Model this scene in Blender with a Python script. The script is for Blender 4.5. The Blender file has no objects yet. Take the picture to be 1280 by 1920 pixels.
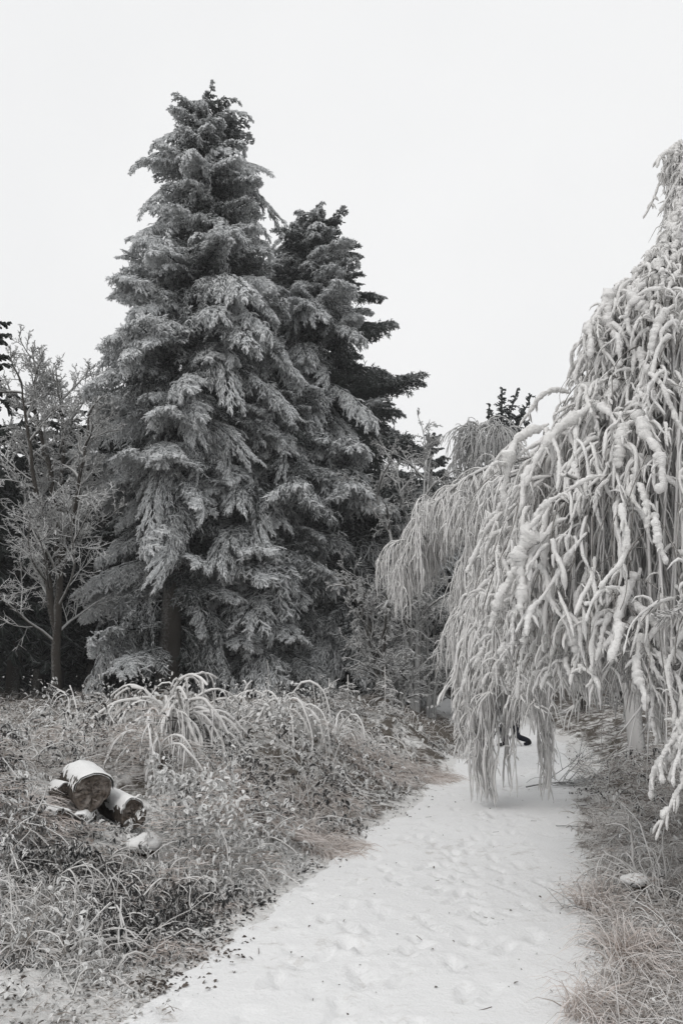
import bpy, math, random
import numpy as np
from mathutils import Vector, Matrix

# ------------------------------------------------------------------ camera, world, sun, exposure
SC = bpy.context.scene
CO = SC.collection
PITCH = math.radians(11.5)
EYE = 1.6
FPX = 1500.0
cam_d = bpy.data.cameras.new('camera')
cam_d.sensor_fit = 'VERTICAL'
cam_d.sensor_height = 36.0
cam_d.sensor_width = 24.0
cam_d.lens = FPX / 1920.0 * 36.0
cam_d.clip_start = 0.05
cam_d.clip_end = 3000.0
cam = bpy.data.objects.new('camera', cam_d)
CO.objects.link(cam)
cam.location = (0, 0, EYE)
cam.rotation_euler = (math.radians(90) + PITCH, 0, 0)
SC.camera = cam

world = bpy.data.worlds.new('World')
SC.world = world
world.use_nodes = True
wn, wl = world.node_tree.nodes, world.node_tree.links
wn.clear()
w_out = wn.new('ShaderNodeOutputWorld')
w_bg = wn.new('ShaderNodeBackground')
w_sky = wn.new('ShaderNodeTexSky')
w_sky.sky_type = 'NISHITA'
w_sky.sun_disc = False
w_sky.sun_elevation = math.radians(48)
w_sky.sun_rotation = math.radians(215)
w_sky.dust_density = 6.0
w_sky.air_density = 1.0
w_bw = wn.new('ShaderNodeRGBToBW')
w_mix = wn.new('ShaderNodeMix')
w_mix.data_type = 'RGBA'
w_mix.inputs['Factor'].default_value = 0.96          # closed cloud deck in front of the clear sky
w_bg.inputs['Strength'].default_value = 0.1
wl.new(w_sky.outputs['Color'], w_bw.inputs['Color'])
w_tc = wn.new('ShaderNodeTexCoord')
w_cl = wn.new('ShaderNodeTexNoise')                  # faint tone in the cloud deck
w_cl.inputs['Scale'].default_value = 1.6
w_cl.inputs['Detail'].default_value = 4.0
w_cr = wn.new('ShaderNodeValToRGB')
w_cr.color_ramp.elements[0].position = 0.3
w_cr.color_ramp.elements[0].color = (9.0, 9.08, 9.18, 1)
w_cr.color_ramp.elements[1].position = 0.7
w_cr.color_ramp.elements[1].color = (9.8, 9.85, 9.9, 1)
wl.new(w_tc.outputs['Generated'], w_cl.inputs['Vector'])
wl.new(w_cl.outputs['Fac'], w_cr.inputs['Fac'])
wl.new(w_cr.outputs['Color'], w_mix.inputs['B'])
wl.new(w_bw.outputs['Val'], w_mix.inputs['A'])
wl.new(w_mix.outputs['Result'], w_bg.inputs['Color'])
wl.new(w_bg.outputs['Background'], w_out.inputs['Surface'])

sun_d = bpy.data.lights.new('sun', 'SUN')
sun_d.energy = 0.85
sun_d.angle = math.radians(30)
sun_d.color = (1.0, 0.965, 0.93)
sun = bpy.data.objects.new('sun', sun_d)
CO.objects.link(sun)
# comes from behind the camera, to its left
sun.rotation_euler = Vector((0.50, 0.62, -0.95)).to_track_quat('-Z', 'Y').to_euler()
SC.view_settings.view_transform = 'Standard'
SC.view_settings.look = 'None'
SC.view_settings.gamma = 1.0
SC.view_settings.exposure = 0.0
SC.cycles.max_bounces = 6
SC.cycles.diffuse_bounces = 4

# ------------------------------------------------------------------ helpers
CA, SA = math.cos(PITCH), math.sin(PITCH)

def at(px, py, Y):
    """the place on the vertical plane y = Y seen at photo pixel (px, py)"""
    u, v = (px - 640) / FPX, (960 - py) / FPX
    ry, rz = CA - SA * v, SA + CA * v
    t = Y / ry
    return np.array([u * t, Y, EYE + rz * t])

def on_plane(px, py, z):
    u, v = (px - 640) / FPX, (960 - py) / FPX
    ry, rz = CA - SA * v, SA + CA * v
    t = (z - EYE) / rz
    return np.array([u * t, ry * t, z])

def norm(a):
    return a / np.maximum(np.linalg.norm(a, axis=-1, keepdims=True), 1e-9)

def _h(ix, iy, seed):
    n = (ix.astype(np.int64) * 374761393 + iy.astype(np.int64) * 668265263 + seed * 1442695041) & 0xFFFFFFFF
    n = ((n ^ (n >> 13)) * 1274126177) & 0xFFFFFFFF
    n = n ^ (n >> 16)
    return (n & 0xFFFF) / 65535.0

def vnoise(x, y, seed=0):
    x, y = np.asarray(x, float), np.asarray(y, float)
    ix, iy = np.floor(x), np.floor(y)
    fx, fy = x - ix, y - iy
    fx, fy = fx * fx * (3 - 2 * fx), fy * fy * (3 - 2 * fy)
    a, b = _h(ix, iy, seed), _h(ix + 1, iy, seed)
    c, d = _h(ix, iy + 1, seed), _h(ix + 1, iy + 1, seed)
    return (a * (1 - fx) + b * fx) * (1 - fy) + (c * (1 - fx) + d * fx) * fy

def fnoise(x, y, seed=0, octv=3):
    s, a, t = 0, 1.0, 0
    for o in range(octv):
        s = s + a * vnoise(x * 2 ** o, y * 2 ** o, seed + o * 17)
        t += a
        a *= 0.5
    return s / t

def sstep(a, b, x):
    t = np.clip((x - a) / (b - a), 0, 1)
    return t * t * (3 - 2 * t)

class MB:
    """collects arrays of faces and links them as one mesh object"""
    def __init__(self):
        self.v, self.f, self.fr, self.rn, self.nv = [], [], [], [], 0
    def add(self, V, F, frost=None, rnd=None):
        V = np.asarray(V, float).reshape(-1, 3)
        F = np.asarray(F, np.int64)
        self.v.append(V)
        self.f.append(F + self.nv)
        n = len(V)
        self.fr.append(np.zeros(n) if frost is None else np.broadcast_to(np.asarray(frost, float).reshape(-1), (n,)))
        self.rn.append(np.zeros(n) if rnd is None else np.broadcast_to(np.asarray(rnd, float).reshape(-1), (n,)))
        self.nv += n
        return self
    def mesh(self, name, mats, smooth=True, midx=None):
        me = bpy.data.meshes.new(name)
        V = np.concatenate(self.v)
        me.vertices.add(len(V))
        me.vertices.foreach_set('co', V.astype(np.float32).ravel())
        loops = np.concatenate([f.ravel() for f in self.f])
        tot = np.concatenate([np.full(len(f), f.shape[1]) for f in self.f])
        st = np.concatenate([[0], np.cumsum(tot)[:-1]])
        me.loops.add(len(loops))
        me.loops.foreach_set('vertex_index', loops.astype(np.int32))
        me.polygons.add(len(tot))
        me.polygons.foreach_set('loop_start', st.astype(np.int32))
        me.polygons.foreach_set('loop_total', tot.astype(np.int32))
        if midx is not None:
            me.polygons.foreach_set('material_index', np.asarray(midx, np.int32))
        me.polygons.foreach_set('use_smooth', np.full(len(tot), smooth, dtype=bool))
        a = me.attributes.new('frost', 'FLOAT', 'POINT')
        a.data.foreach_set('value', np.concatenate(self.fr).astype(np.float32))
        a = me.attributes.new('tint', 'FLOAT', 'POINT')
        a.data.foreach_set('value', np.concatenate(self.rn).astype(np.float32))
        for m in (mats if isinstance(mats, (list, tuple)) else [mats]):
            me.materials.append(m)
        me.update()
        me.validate()
        return me
    def build(self, name, mats, parent=None, smooth=True, midx=None):
        return link(name, self.mesh(name, mats, smooth, midx), parent)

def link(name, data, parent=None, loc=None):
    o = bpy.data.objects.new(name, data)
    CO.objects.link(o)
    if parent is not None:
        o.parent = parent
    if loc is not None:
        o.location = loc
    return o

def tag(o, label=None, cat=None, group=None, kind=None):
    if label: o['label'] = label
    if cat: o['category'] = cat
    if group: o['group'] = group
    if kind: o['kind'] = kind
    return o

def empty(name, loc, label, cat, group=None, rz=0.0):
    o = link(name, None, None, loc)
    o.rotation_euler = (0, 0, rz)
    o.empty_display_size = 0.1
    return tag(o, label, cat, group)

def quads_for(N, n, k):
    i = np.arange(n - 1)[:, None]
    j = np.arange(k)[None, :]
    a = i * k + j
    b = i * k + (j + 1) % k
    q = np.stack([a, b, b + k, a + k], -1).reshape(-1, 4)
    return (q[None] + (np.arange(N) * n * k)[:, None, None]).reshape(-1, 4)

def tubes(P, R, k=3, ref=(0.13, 0.31, 1.0), w=(0, 0, 1), jit=None, grow=0.0, squash=1.0):
    """P (N,n,3), R (N,n) -> verts, quads, frost value by how far a side faces w"""
    N, n, _ = P.shape
    T = norm(np.gradient(P, axis=1))
    ref = np.asarray(ref, float)
    S = np.cross(T, ref)
    bad = np.linalg.norm(S, axis=-1) < 0.08
    S[bad] = np.cross(T[bad], np.array([1.0, 0.2, 0.1]))
    S = norm(S)
    U = np.cross(S, T)
    a = np.arange(k) / k * 2 * math.pi + math.pi / 2
    D = np.cos(a)[None, None, :, None] * S[:, :, None, :] * squash + np.sin(a)[None, None, :, None] * U[:, :, None, :]
    w = norm(np.asarray(w, float))
    fac = (D * w).sum(-1)
    rad = R[:, :, None] * (1.0 + grow * np.clip(fac, -0.5, 1))
    if jit is not None:
        rad = rad * jit
    V = P[:, :, None, :] + rad[..., None] * D
    return V.reshape(-1, 3), quads_for(N, n, k), (0.5 + 0.5 * fac).reshape(-1)

def rep(r, n):
    return np.repeat(np.asarray(r), n)

def interp(P, s):
    """P (N,n,3), s (N,m) -> positions, tangents (N,m,3)"""
    n = P.shape[1]
    f = np.clip(s, 0, 0.9999) * (n - 1)
    i = f.astype(int)
    t = (f - i)[..., None]
    idx = np.arange(P.shape[0])[:, None]
    A, B = P[idx, i], P[idx, i + 1]
    return A * (1 - t) + B * t, norm(B - A)

def grow(pos, d, L, n, rng, grav=0.0, wob=0.1):
    """curves from pos along d, bending with gravity (N,n,3)"""
    N = len(pos)
    P = np.zeros((N, n, 3))
    P[:, 0] = pos
    d = norm(d.copy())
    st = (np.asarray(L) / (n - 1))[:, None] * np.ones((N, 1))
    g = np.broadcast_to(np.asarray(grav, float), (N,))
    for i in range(1, n):
        d = d + rng.normal(0, wob, (N, 3))
        d[:, 2] += g / (n - 1)
        d = norm(d)
        P[:, i] = P[:, i - 1] + d * st
    return P

def plen(P):
    return np.linalg.norm(np.diff(P, axis=1), axis=-1).sum(1)

def spawn(P, m, s0, s1, lf, ang, n, rng, grav=0.0, wob=0.1, fall=0.6, planar=0.0, up=0.0, L=None, Lmax=None):
    N = P.shape[0]
    s = s0 + (s1 - s0) * (np.arange(m)[None] + rng.random((N, m))) / m
    pos, tan = interp(P, s)
    q = rng.normal(0, 1, (N, m, 3))
    if planar:
        side = norm(np.cross(tan, np.array([0, 0, 1.0])))
        sgn = np.where((np.arange(m)[None] + rng.integers(0, 2, (N, 1))) % 2 == 0, 1.0, -1.0)
        q = q * (1 - planar) + side * sgn[..., None] * planar * 2
    q = norm(q - (q * tan).sum(-1, keepdims=True) * tan)
    a = ang * rng.uniform(0.75, 1.25, (N, m))[..., None]
    d = np.cos(a) * tan + np.sin(a) * q
    d[..., 2] += up
    base = plen(P)[:, None] if L is None else np.full((N, 1), L)
    if Lmax is not None: base = np.minimum(base, Lmax)
    ln = base * lf * (1 - fall * s) * rng.uniform(0.65, 1.3, (N, m))
    return grow(pos.reshape(-1, 3), d.reshape(-1, 3), ln.reshape(-1), n, rng, grav, wob)

def taper(N, n, r0, r1, rng=None, var=0.0):
    R = np.linspace(0, 1, n)[None] * (np.asarray(r1) - np.asarray(r0)).reshape(-1, 1) + np.asarray(r0).reshape(-1, 1)
    R = np.broadcast_to(R, (N, n)).copy()
    if rng is not None:
        R *= rng.uniform(1 - var, 1 + var, (N, 1))
    return R

# ------------------------------------------------------------------ materials
def mat(name):
    m = bpy.data.materials.new(name)
    m.use_nodes = True
    nt = m.node_tree
    b = nt.nodes['Principled BSDF']
    b.inputs['Roughness'].default_value = 0.9
    b.inputs['Specular IOR Level'].default_value = 0.15
    return m, nt, b

def nz(nt, scale, detail=3.0, rough=0.6, vec=None):
    t = nt.nodes.new('ShaderNodeTexNoise')
    t.inputs['Scale'].default_value = scale
    t.inputs['Detail'].default_value = detail
    t.inputs['Roughness'].default_value = rough
    if vec is not None:
        nt.links.new(vec, t.inputs['Vector'])
    return t.outputs['Fac']

def math_n(nt, op, a, b=None, clamp=False):
    n = nt.nodes.new('ShaderNodeMath')
    n.operation = op
    n.use_clamp = clamp
    for i, x in enumerate((a, b)):
        if x is None: continue
        if isinstance(x, (int, float)): n.inputs[i].default_value = x
        else: nt.links.new(x, n.inputs[i])
    return n.outputs[0]

def ramp(nt, fac, stops):
    r = nt.nodes.new('ShaderNodeValToRGB')
    el = r.color_ramp.elements
    while len(el) < len(stops): el.new(0.5)
    for e, (p, c) in zip(el, stops):
        e.position = p
        e.color = (c if len(c) == 4 else (*c, 1)) if isinstance(c, tuple) else (c, c, c, 1)
    nt.links.new(fac, r.inputs['Fac'])
    return r.outputs['Color']

def mixc(nt, fac, a, b):
    m = nt.nodes.new('ShaderNodeMix')
    m.data_type = 'RGBA'
    for s, x in (('Factor', fac), ('A', a), ('B', b)):
        if isinstance(x, (int, float)): m.inputs[s].default_value = x
        elif isinstance(x, tuple): m.inputs[s].default_value = (*x, 1)
        else: nt.links.new(x, m.inputs[s])
    return m.outputs['Result']

def bump(nt, b, h, strength, dist):
    bp = nt.nodes.new('ShaderNodeBump')
    bp.inputs['Strength'].default_value = strength
    bp.inputs['Distance'].default_value = dist
    nt.links.new(h, bp.inputs['Height'])
    nt.links.new(bp.outputs['Normal'], b.inputs['Normal'])

def attr(nt, name):
    a = nt.nodes.new('ShaderNodeAttribute')
    a.attribute_name = name
    return a.outputs['Fac']

def objpos(nt):
    return nt.nodes.new('ShaderNodeTexCoord').outputs['Object']

def frosted(name, bare, bare2, rime, lo=0.35, hi=0.65, nscale=30.0, namp=0.5, use_obj=False, bstr=0.0, bdist=0.01, bscale=60.0, tint=None, stretch=None):
    """bare colour below, rime where the attribute 'frost' is high"""
    m, nt, b = mat(name)
    pos = objpos(nt)
    n = nz(nt, nscale, 3, 0.6, pos)
    f = math_n(nt, 'ADD', attr(nt, 'frost'), math_n(nt, 'MULTIPLY', math_n(nt, 'SUBTRACT', n, 0.5), namp))
    if use_obj:
        oi = nt.nodes.new('ShaderNodeObjectInfo')
        sp = nt.nodes.new('ShaderNodeSeparateColor')
        nt.links.new(oi.outputs['Color'], sp.inputs['Color'])
        f = math_n(nt, 'ADD', f, math_n(nt, 'SUBTRACT', sp.outputs['Red'], 0.5))
    f = ramp(nt, f, [(lo, 0.0), (hi, 1.0)])
    tn = attr(nt, 'tint')
    bc = mixc(nt, tn, bare, bare2)
    rc = rime
    if tint:
        rc = mixc(nt, tn, rime, tint)
    nt.links.new(mixc(nt, f, bc, rc), b.inputs['Base Color'])
    if bstr:
        v = pos
        if stretch:
            mp = nt.nodes.new('ShaderNodeMapping')
            mp.inputs['Scale'].default_value = (1, 1, stretch)
            nt.links.new(pos, mp.inputs['Vector'])
            v = mp.outputs['Vector']
        bump(nt, b, nz(nt, bscale, 4, 0.65, v), bstr, bdist)
    return m

M = {}
M['fir'] = frosted('fir_needles_rimed', (0.024, 0.030, 0.028), (0.046, 0.053, 0.049), (0.50, 0.515, 0.525), 0.41, 0.72, 9, 0.65, True, tint=(0.80, 0.81, 0.815))
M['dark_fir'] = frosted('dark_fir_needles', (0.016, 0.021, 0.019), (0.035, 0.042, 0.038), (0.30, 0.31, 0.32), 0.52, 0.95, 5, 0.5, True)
M['twig'] = frosted('rimed_twig', (0.045, 0.042, 0.038), (0.085, 0.08, 0.072), (0.44, 0.445, 0.445), 0.15, 0.65, 14, 0.4, False, tint=(0.58, 0.58, 0.575))
M['pale_twig'] = frosted('pale_grey_rimed_twig', (0.06, 0.058, 0.055), (0.10, 0.097, 0.092), (0.50, 0.505, 0.505), 0.10, 0.55, 14, 0.4, False, tint=(0.66, 0.66, 0.655))
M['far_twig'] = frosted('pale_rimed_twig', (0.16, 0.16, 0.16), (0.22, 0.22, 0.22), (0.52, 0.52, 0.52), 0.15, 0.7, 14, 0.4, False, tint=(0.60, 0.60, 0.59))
M['bark'] = frosted('fir_bark', (0.038, 0.033, 0.029), (0.065, 0.058, 0.050), (0.33, 0.33, 0.325), 0.62, 0.95, 22, 0.6, False, 0.9, 0.03, 24)
M['rime'] = frosted('thick_rime', (0.06, 0.056, 0.054), (0.085, 0.08, 0.078), (0.89, 0.88, 0.865), 0.03, 0.16, 40, 0.10, False, 1.0, 0.016, 38, tint=(0.92, 0.91, 0.90), stretch=3.2)
M['strand'] = frosted('rimed_strand', (0.09, 0.086, 0.084), (0.14, 0.135, 0.13), (0.54, 0.535, 0.53), 0.20, 0.62, 24, 0.4, False, tint=(0.70, 0.69, 0.68))
M['pale_strand'] = frosted('pale_rimed_strand', (0.12, 0.116, 0.113), (0.17, 0.165, 0.16), (0.68, 0.672, 0.66), 0.12, 0.5, 24, 0.4, False, tint=(0.82, 0.81, 0.80))
M['bare_twig'] = frosted('bare_birch_twig', (0.075, 0.066, 0.060), (0.13, 0.115, 0.10), (0.45, 0.44, 0.43), 0.55, 0.95, 30, 0.4)
M['leaf'] = frosted('rimed_bramble_leaf', (0.030, 0.032, 0.033), (0.085, 0.078, 0.075), (0.64, 0.64, 0.635), 0.27, 0.64, 38, 0.8, False, tint=(0.76, 0.76, 0.75))
M['grass'] = frosted('rimed_dry_grass', (0.20, 0.175, 0.156), (0.30, 0.268, 0.242), (0.58, 0.555, 0.535), 0.08, 0.58, 25, 0.4, False, tint=(0.72, 0.708, 0.70))
M['tussock'] = frosted('pinkish_dry_grass', (0.32, 0.262, 0.228), (0.42, 0.355, 0.315), (0.62, 0.56, 0.53), 0.02, 0.55, 25, 0.4, False, tint=(0.72, 0.69, 0.67))
M['stalk'] = frosted('rimed_stalk', (0.13, 0.115, 0.095), (0.2, 0.175, 0.15), (0.60, 0.59, 0.575), 0.15, 0.55, 30, 0.35, False, tint=(0.74, 0.73, 0.72))
M['white_stalk'] = frosted('thickly_rimed_stalk', (0.15, 0.14, 0.125), (0.2, 0.18, 0.16), (0.72, 0.71, 0.695), 0.08, 0.36, 30, 0.3, False, 0.7, 0.01, 60, tint=(0.82, 0.81, 0.80))
M['litter'] = frosted('dead_leaf', (0.05, 0.042, 0.04), (0.13, 0.11, 0.095), (0.5, 0.5, 0.49), 0.6, 0.95, 40, 0.6)
M['log_bark'] = frosted('log_bark', (0.045, 0.037, 0.031), (0.08, 0.066, 0.055), (0.66, 0.66, 0.65), 0.72, 0.98, 26, 0.5, False, 1.0, 0.03, 34)

def snow_mat(name, base, dirt, dscale, dlo, dhi, bscale, bdist):
    m, nt, b = mat(name)
    pos = objpos(nt)
    n1 = nz(nt, dscale, 6, 0.72, pos)
    n2 = nz(nt, dscale * 0.13, 2, 0.5, pos)
    f = ramp(nt, math_n(nt, 'ADD', n1, math_n(nt, 'MULTIPLY', math_n(nt, 'SUBTRACT', n2, 0.5), 0.5)), [(dlo, 0.0), (dhi, 1.0)])
    nt.links.new(mixc(nt, f, base, dirt), b.inputs['Base Color'])
    bump(nt, b, nz(nt, bscale, 6, 0.7, pos), 0.55, bdist)
    b.inputs['Subsurface Weight'].default_value = 0.0
    return m
M['path_snow'] = snow_mat('trodden_snow', (0.85, 0.853, 0.855), (0.47, 0.445, 0.415), 5.5, 0.58, 0.84, 26, 0.035)
M['snow'] = snow_mat('fresh_snow', (0.83, 0.83, 0.825), (0.70, 0.695, 0.685), 9, 0.55, 0.8, 40, 0.012)

def ground_mat():
    m, nt, b = mat('snowy_ground')
    pos = objpos(nt)
    n1 = nz(nt, 3.2, 7, 0.7, pos)
    earth = mixc(nt, nz(nt, 11, 5, 0.7, pos), (0.055, 0.048, 0.04), (0.17, 0.15, 0.13))
    cover = attr(nt, 'frost')                # snow lies thick by the path, thin under the trees
    f = ramp(nt, math_n(nt, 'ADD', cover, math_n(nt, 'MULTIPLY', math_n(nt, 'SUBTRACT', n1, 0.5), 1.3)), [(0.42, 0.0), (0.60, 1.0)])
    nt.links.new(mixc(nt, f, earth, (0.76, 0.755, 0.745)), b.inputs['Base Color'])
    bump(nt, b, nz(nt, 18, 6, 0.7, pos), 0.8, 0.04)
    return m
M['ground'] = ground_mat()

def plain(name, c1, c2, scale, bs=0.3, bd=0.005):
    m, nt, b = mat(name)
    pos = objpos(nt)
    n = nz(nt, scale, 5, 0.65, pos)
    nt.links.new(mixc(nt, n, c1, c2), b.inputs['Base Color'])
    bump(nt, b, n, bs, bd)
    return m
M['coat'] = plain('dark_cloth', (0.010, 0.011, 0.018), (0.022, 0.023, 0.032), 30)
M['boot'] = plain('dark_boot', (0.008, 0.008, 0.010), (0.018, 0.018, 0.02), 40)
M['skin'] = plain('skin', (0.42, 0.27, 0.21), (0.50, 0.33, 0.26), 20)

def wood_end():
    m, nt, b = mat('sawn_log_end')
    pos = objpos(nt)
    w = nt.nodes.new('ShaderNodeTexWave')
    w.wave_type = 'RINGS'
    w.rings_direction = 'X'
    w.inputs['Scale'].default_value = 11
    w.inputs['Distortion'].default_value = 2.2
    w.inputs['Detail'].default_value = 3
    nt.links.new(pos, w.inputs['Vector'])
    n = nz(nt, 16, 5, 0.7, pos)
    c = mixc(nt, math_n(nt, 'MULTIPLY', w.outputs['Fac'], 0.6), (0.095, 0.078, 0.066), (0.175, 0.145, 0.122))
    nt.links.new(mixc(nt, ramp(nt, n, [(0.45, 0.0), (0.75, 1.0)]), c, (0.30, 0.275, 0.255)), b.inputs['Base Color'])
    bump(nt, b, n, 0.6, 0.01)
    return m
M['log_end'] = wood_end()

# ------------------------------------------------------------------ ground and path
_le = [(150, 2010), (270, 1900), (360, 1815), (450, 1740), (545, 1665), (640, 1597), (705, 1555), (765, 1517), (815, 1470), (850, 1430), (905, 1395)]
_re = [(1135, 2010), (1122, 1900), (1118, 1815), (1112, 1740), (1102, 1665), (1094, 1597), (1090, 1555), (1084, 1517), (1076, 1470), (1066, 1430), (1058, 1395)]
LE = np.array([on_plane(x, y, 0) for x, y in _le])
RE = np.array([on_plane(x, y, 0) for x, y in _re])
_far = np.array([[22.5, 3.5, 5.2], [26, 3.1, 4.8], [32, 1.6, 3.4], [45, -3, -1], [80, -20, -17]])
LY = np.concatenate([[-3.0, 1.5], LE[:, 1], _far[:, 0]])
LX = np.concatenate([[-1.25, -1.22], LE[:, 0], _far[:, 1]])
RY = np.concatenate([[-3.0, 1.5], RE[:, 1], _far[:, 0]])
RX = np.concatenate([[1.2, 1.2], RE[:, 0], _far[:, 2]])

def xl(y): return np.interp(y, LY, LX)
def xr(y): return np.interp(y, RY, RX)

_hr = np.random.default_rng(77)
HUM = []                                     # hummocks of the left bank: x, y, radius, height
for _i in range(46):
    _y = 1.0 / (1 / 5.6 + (1 / 16.0 - 1 / 5.6) * _hr.random())
    _x = xl(_y) - 0.55 - _hr.random() * min(6.0, 0.40 * _y + 0.3)
    HUM.append((_x, _y, _hr.uniform(0.22, 0.5) * (0.7 + _y * 0.05), _hr.uniform(0.10, 0.26) * (0.75 + _y * 0.03)))
HUM = [h_ for h_ in HUM if not (-3.0 < h_[0] < -1.0 and 4.5 < h_[1] < 8.2)]

def height(x, y):
    x, y = np.asarray(x, float), np.asarray(y, float)
    dl, dr = xl(y) - x, x - xr(y)
    A = np.interp(y, [-5, 3, 5, 8, 12, 16, 22, 40, 90], [0.02, 0.06, 0.2, 0.52, 0.74, 0.80, 0.92, 1.0, 1.2])
    B = np.interp(y, [-5, 3, 8, 14, 22, 40, 90], [0.05, 0.12, 0.22, 0.35, 0.6, 0.9, 1.2])
    h = A * sstep(-0.1, 2.6, dl) + B * sstep(-0.1, 2.2, dr)
    off = sstep(0.0, 0.8, np.maximum(dl, dr))
    far = np.interp(y, [20, 30], [0, 1])
    h = np.where(y > 20, h * (1 - far) + far * np.interp(y, [20, 40, 90, 1200], [0.7, 0.95, 1.1, 1.3]), h)
    h = h + off * ((fnoise(x * 0.9, y * 0.9, 3, 3) - 0.5) * (0.22 + 0.36 * sstep(0.3, 1.5, dl)) + (fnoise(x * 3.1, y * 3.1, 5, 2) - 0.5) * 0.14)
    for hx, hy, hr_, hh in HUM:
        h = h + hh * np.exp(-((x - hx) ** 2 + (y - hy) ** 2) / (hr_ * hr_))
    return h

def build_ground():
    gx = np.unique(np.concatenate([-np.geomspace(16, 1500, 40), np.arange(-16, 14, 0.18), np.geomspace(14, 1500, 40)]))
    gy = np.unique(np.concatenate([-np.geomspace(3, 400, 16), np.arange(-3, 14, 0.14), np.arange(14, 34, 0.26), np.geomspace(34, 2000, 60)]))
    X, Y = np.meshgrid(gx, gy)
    Z = height(X, Y)
    dl, dr = xl(Y) - X, X - xr(Y)
    inside = np.maximum(dl, dr)
    Z = Z - 0.03 * (inside < -0.12)
    # snow cover: full by the path, thin in the undergrowth, none under the firs
    cov = np.interp(inside, [-0.1, 0.25, 0.8, 1.8], [0.85, 0.70, 0.54, 0.47])
    cov = np.where((Y < 5.5) & (dl > 0), np.maximum(cov, 0.72), cov)
    cov = np.where((dl > 0.15) & (Y > 8.5), np.minimum(cov, 0.45), cov)
    cov = np.where((dr > 0.5) & (Y > 8), np.minimum(cov, 0.46), cov)
    cov = np.where((X > -2.9) & (X < -1.4) & (Y > 6.2) & (Y < 8.2), 0.7, cov)
    shelter = sstep(15.5, 19.5, Y) * (dl > 0.5) + sstep(26, 34, Y)  # forest floor under the trees, where little snow lies
    cov = np.where(Y > 60, 0.6, cov * (1 - 0.75 * np.clip(shelter, 0, 1)))
    V = np.stack([X, Y, Z], -1).reshape(-1, 3)
    ny, nx = X.shape
    i, j = np.meshgrid(np.arange(ny - 1), np.arange(nx - 1), indexing='ij')
    a = (i * nx + j).ravel()
    F = np.stack([a, a + 1, a + nx + 1, a + nx], -1)
    tag(MB().add(V, F, cov.ravel()).build('ground', M['ground']), kind='structure')

def build_path():
    rng = np.random.default_rng(5)
    ys = np.concatenate([np.arange(-2.5, 2.5, 0.15), np.arange(2.5, 8, 0.028), np.arange(8, 16, 0.06), np.arange(16, 45, 0.3)])
    t = np.linspace(-0.04, 1.04, 88)
    Y, T = np.meshgrid(ys, t, indexing='ij')
    edge_l = (fnoise(ys * 1.7, ys * 0 + 3.3, 9, 3) - 0.5) * 0.5
    edge_r = (fnoise(ys * 1.7, ys * 0 + 8.3, 11, 3) - 0.5) * 0.4
    L, Rr = xl(ys) + edge_l, xr(ys) + edge_r
    X = L[:, None] * (1 - T) + Rr[:, None] * T
    Z = 0.006 + 0.035 * (fnoise(X * 1.6, Y * 1.1, 21, 3) - 0.5) + 0.016 * (fnoise(X * 7, Y * 6, 31, 3) - 0.5)
    # trodden footprints: shallow oval pits with a soft rim
    for k in range(300):
        y0 = 2.6 + 11 * rng.random() ** 1.5
        x0 = xl(y0) + (xr(y0) - xl(y0)) * np.clip(rng.normal(0.47, 0.22), 0.05, 0.95)
        a = rng.normal(0.05, 0.35)
        ca, sa = math.cos(a), math.sin(a)
        sel = np.where((ys > y0 - 0.35) & (ys < y0 + 0.35))[0]
        if len(sel) < 2: continue
        dx, dy = X[sel] - x0, Y[sel] - y0
        p, q = (dx * ca + dy * sa) / 0.055, (-dx * sa + dy * ca) / rng.uniform(0.11, 0.15)
        waist = 1 + 0.25 * np.cos(q * 2.4)
        d = np.sqrt((p * waist) ** 2 + q ** 2)
        dep = rng.uniform(0.009, 0.024)
        Z[sel] += -dep * (1 - sstep(0.65, 1.05, d)) + dep * 0.45 * np.exp(-((d - 1.22) / 0.18) ** 2)
    # sink the rim of the sheet into the ground on both sides
    e = np.minimum(T + 0.04, 1.04 - T)
    Z += height(X, Y) * 1.0
    Z -= 0.05 * (1 - sstep(0.0, 0.05, e))
    V = np.stack([X, Y, Z], -1).reshape(-1, 3)
    ny, nx = X.shape
    i, j = np.meshgrid(np.arange(ny - 1), np.arange(nx - 1), indexing='ij')
    a = (i * nx + j).ravel()
    F = np.stack([a, a + 1, a + nx + 1, a + nx], -1)
    tag(MB().add(V, F).build('path', M['path_snow']), kind='structure')

build_ground()
build_path()

def hz(x, y): return float(height(np.array([x]), np.array([y]))[0])

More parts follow.
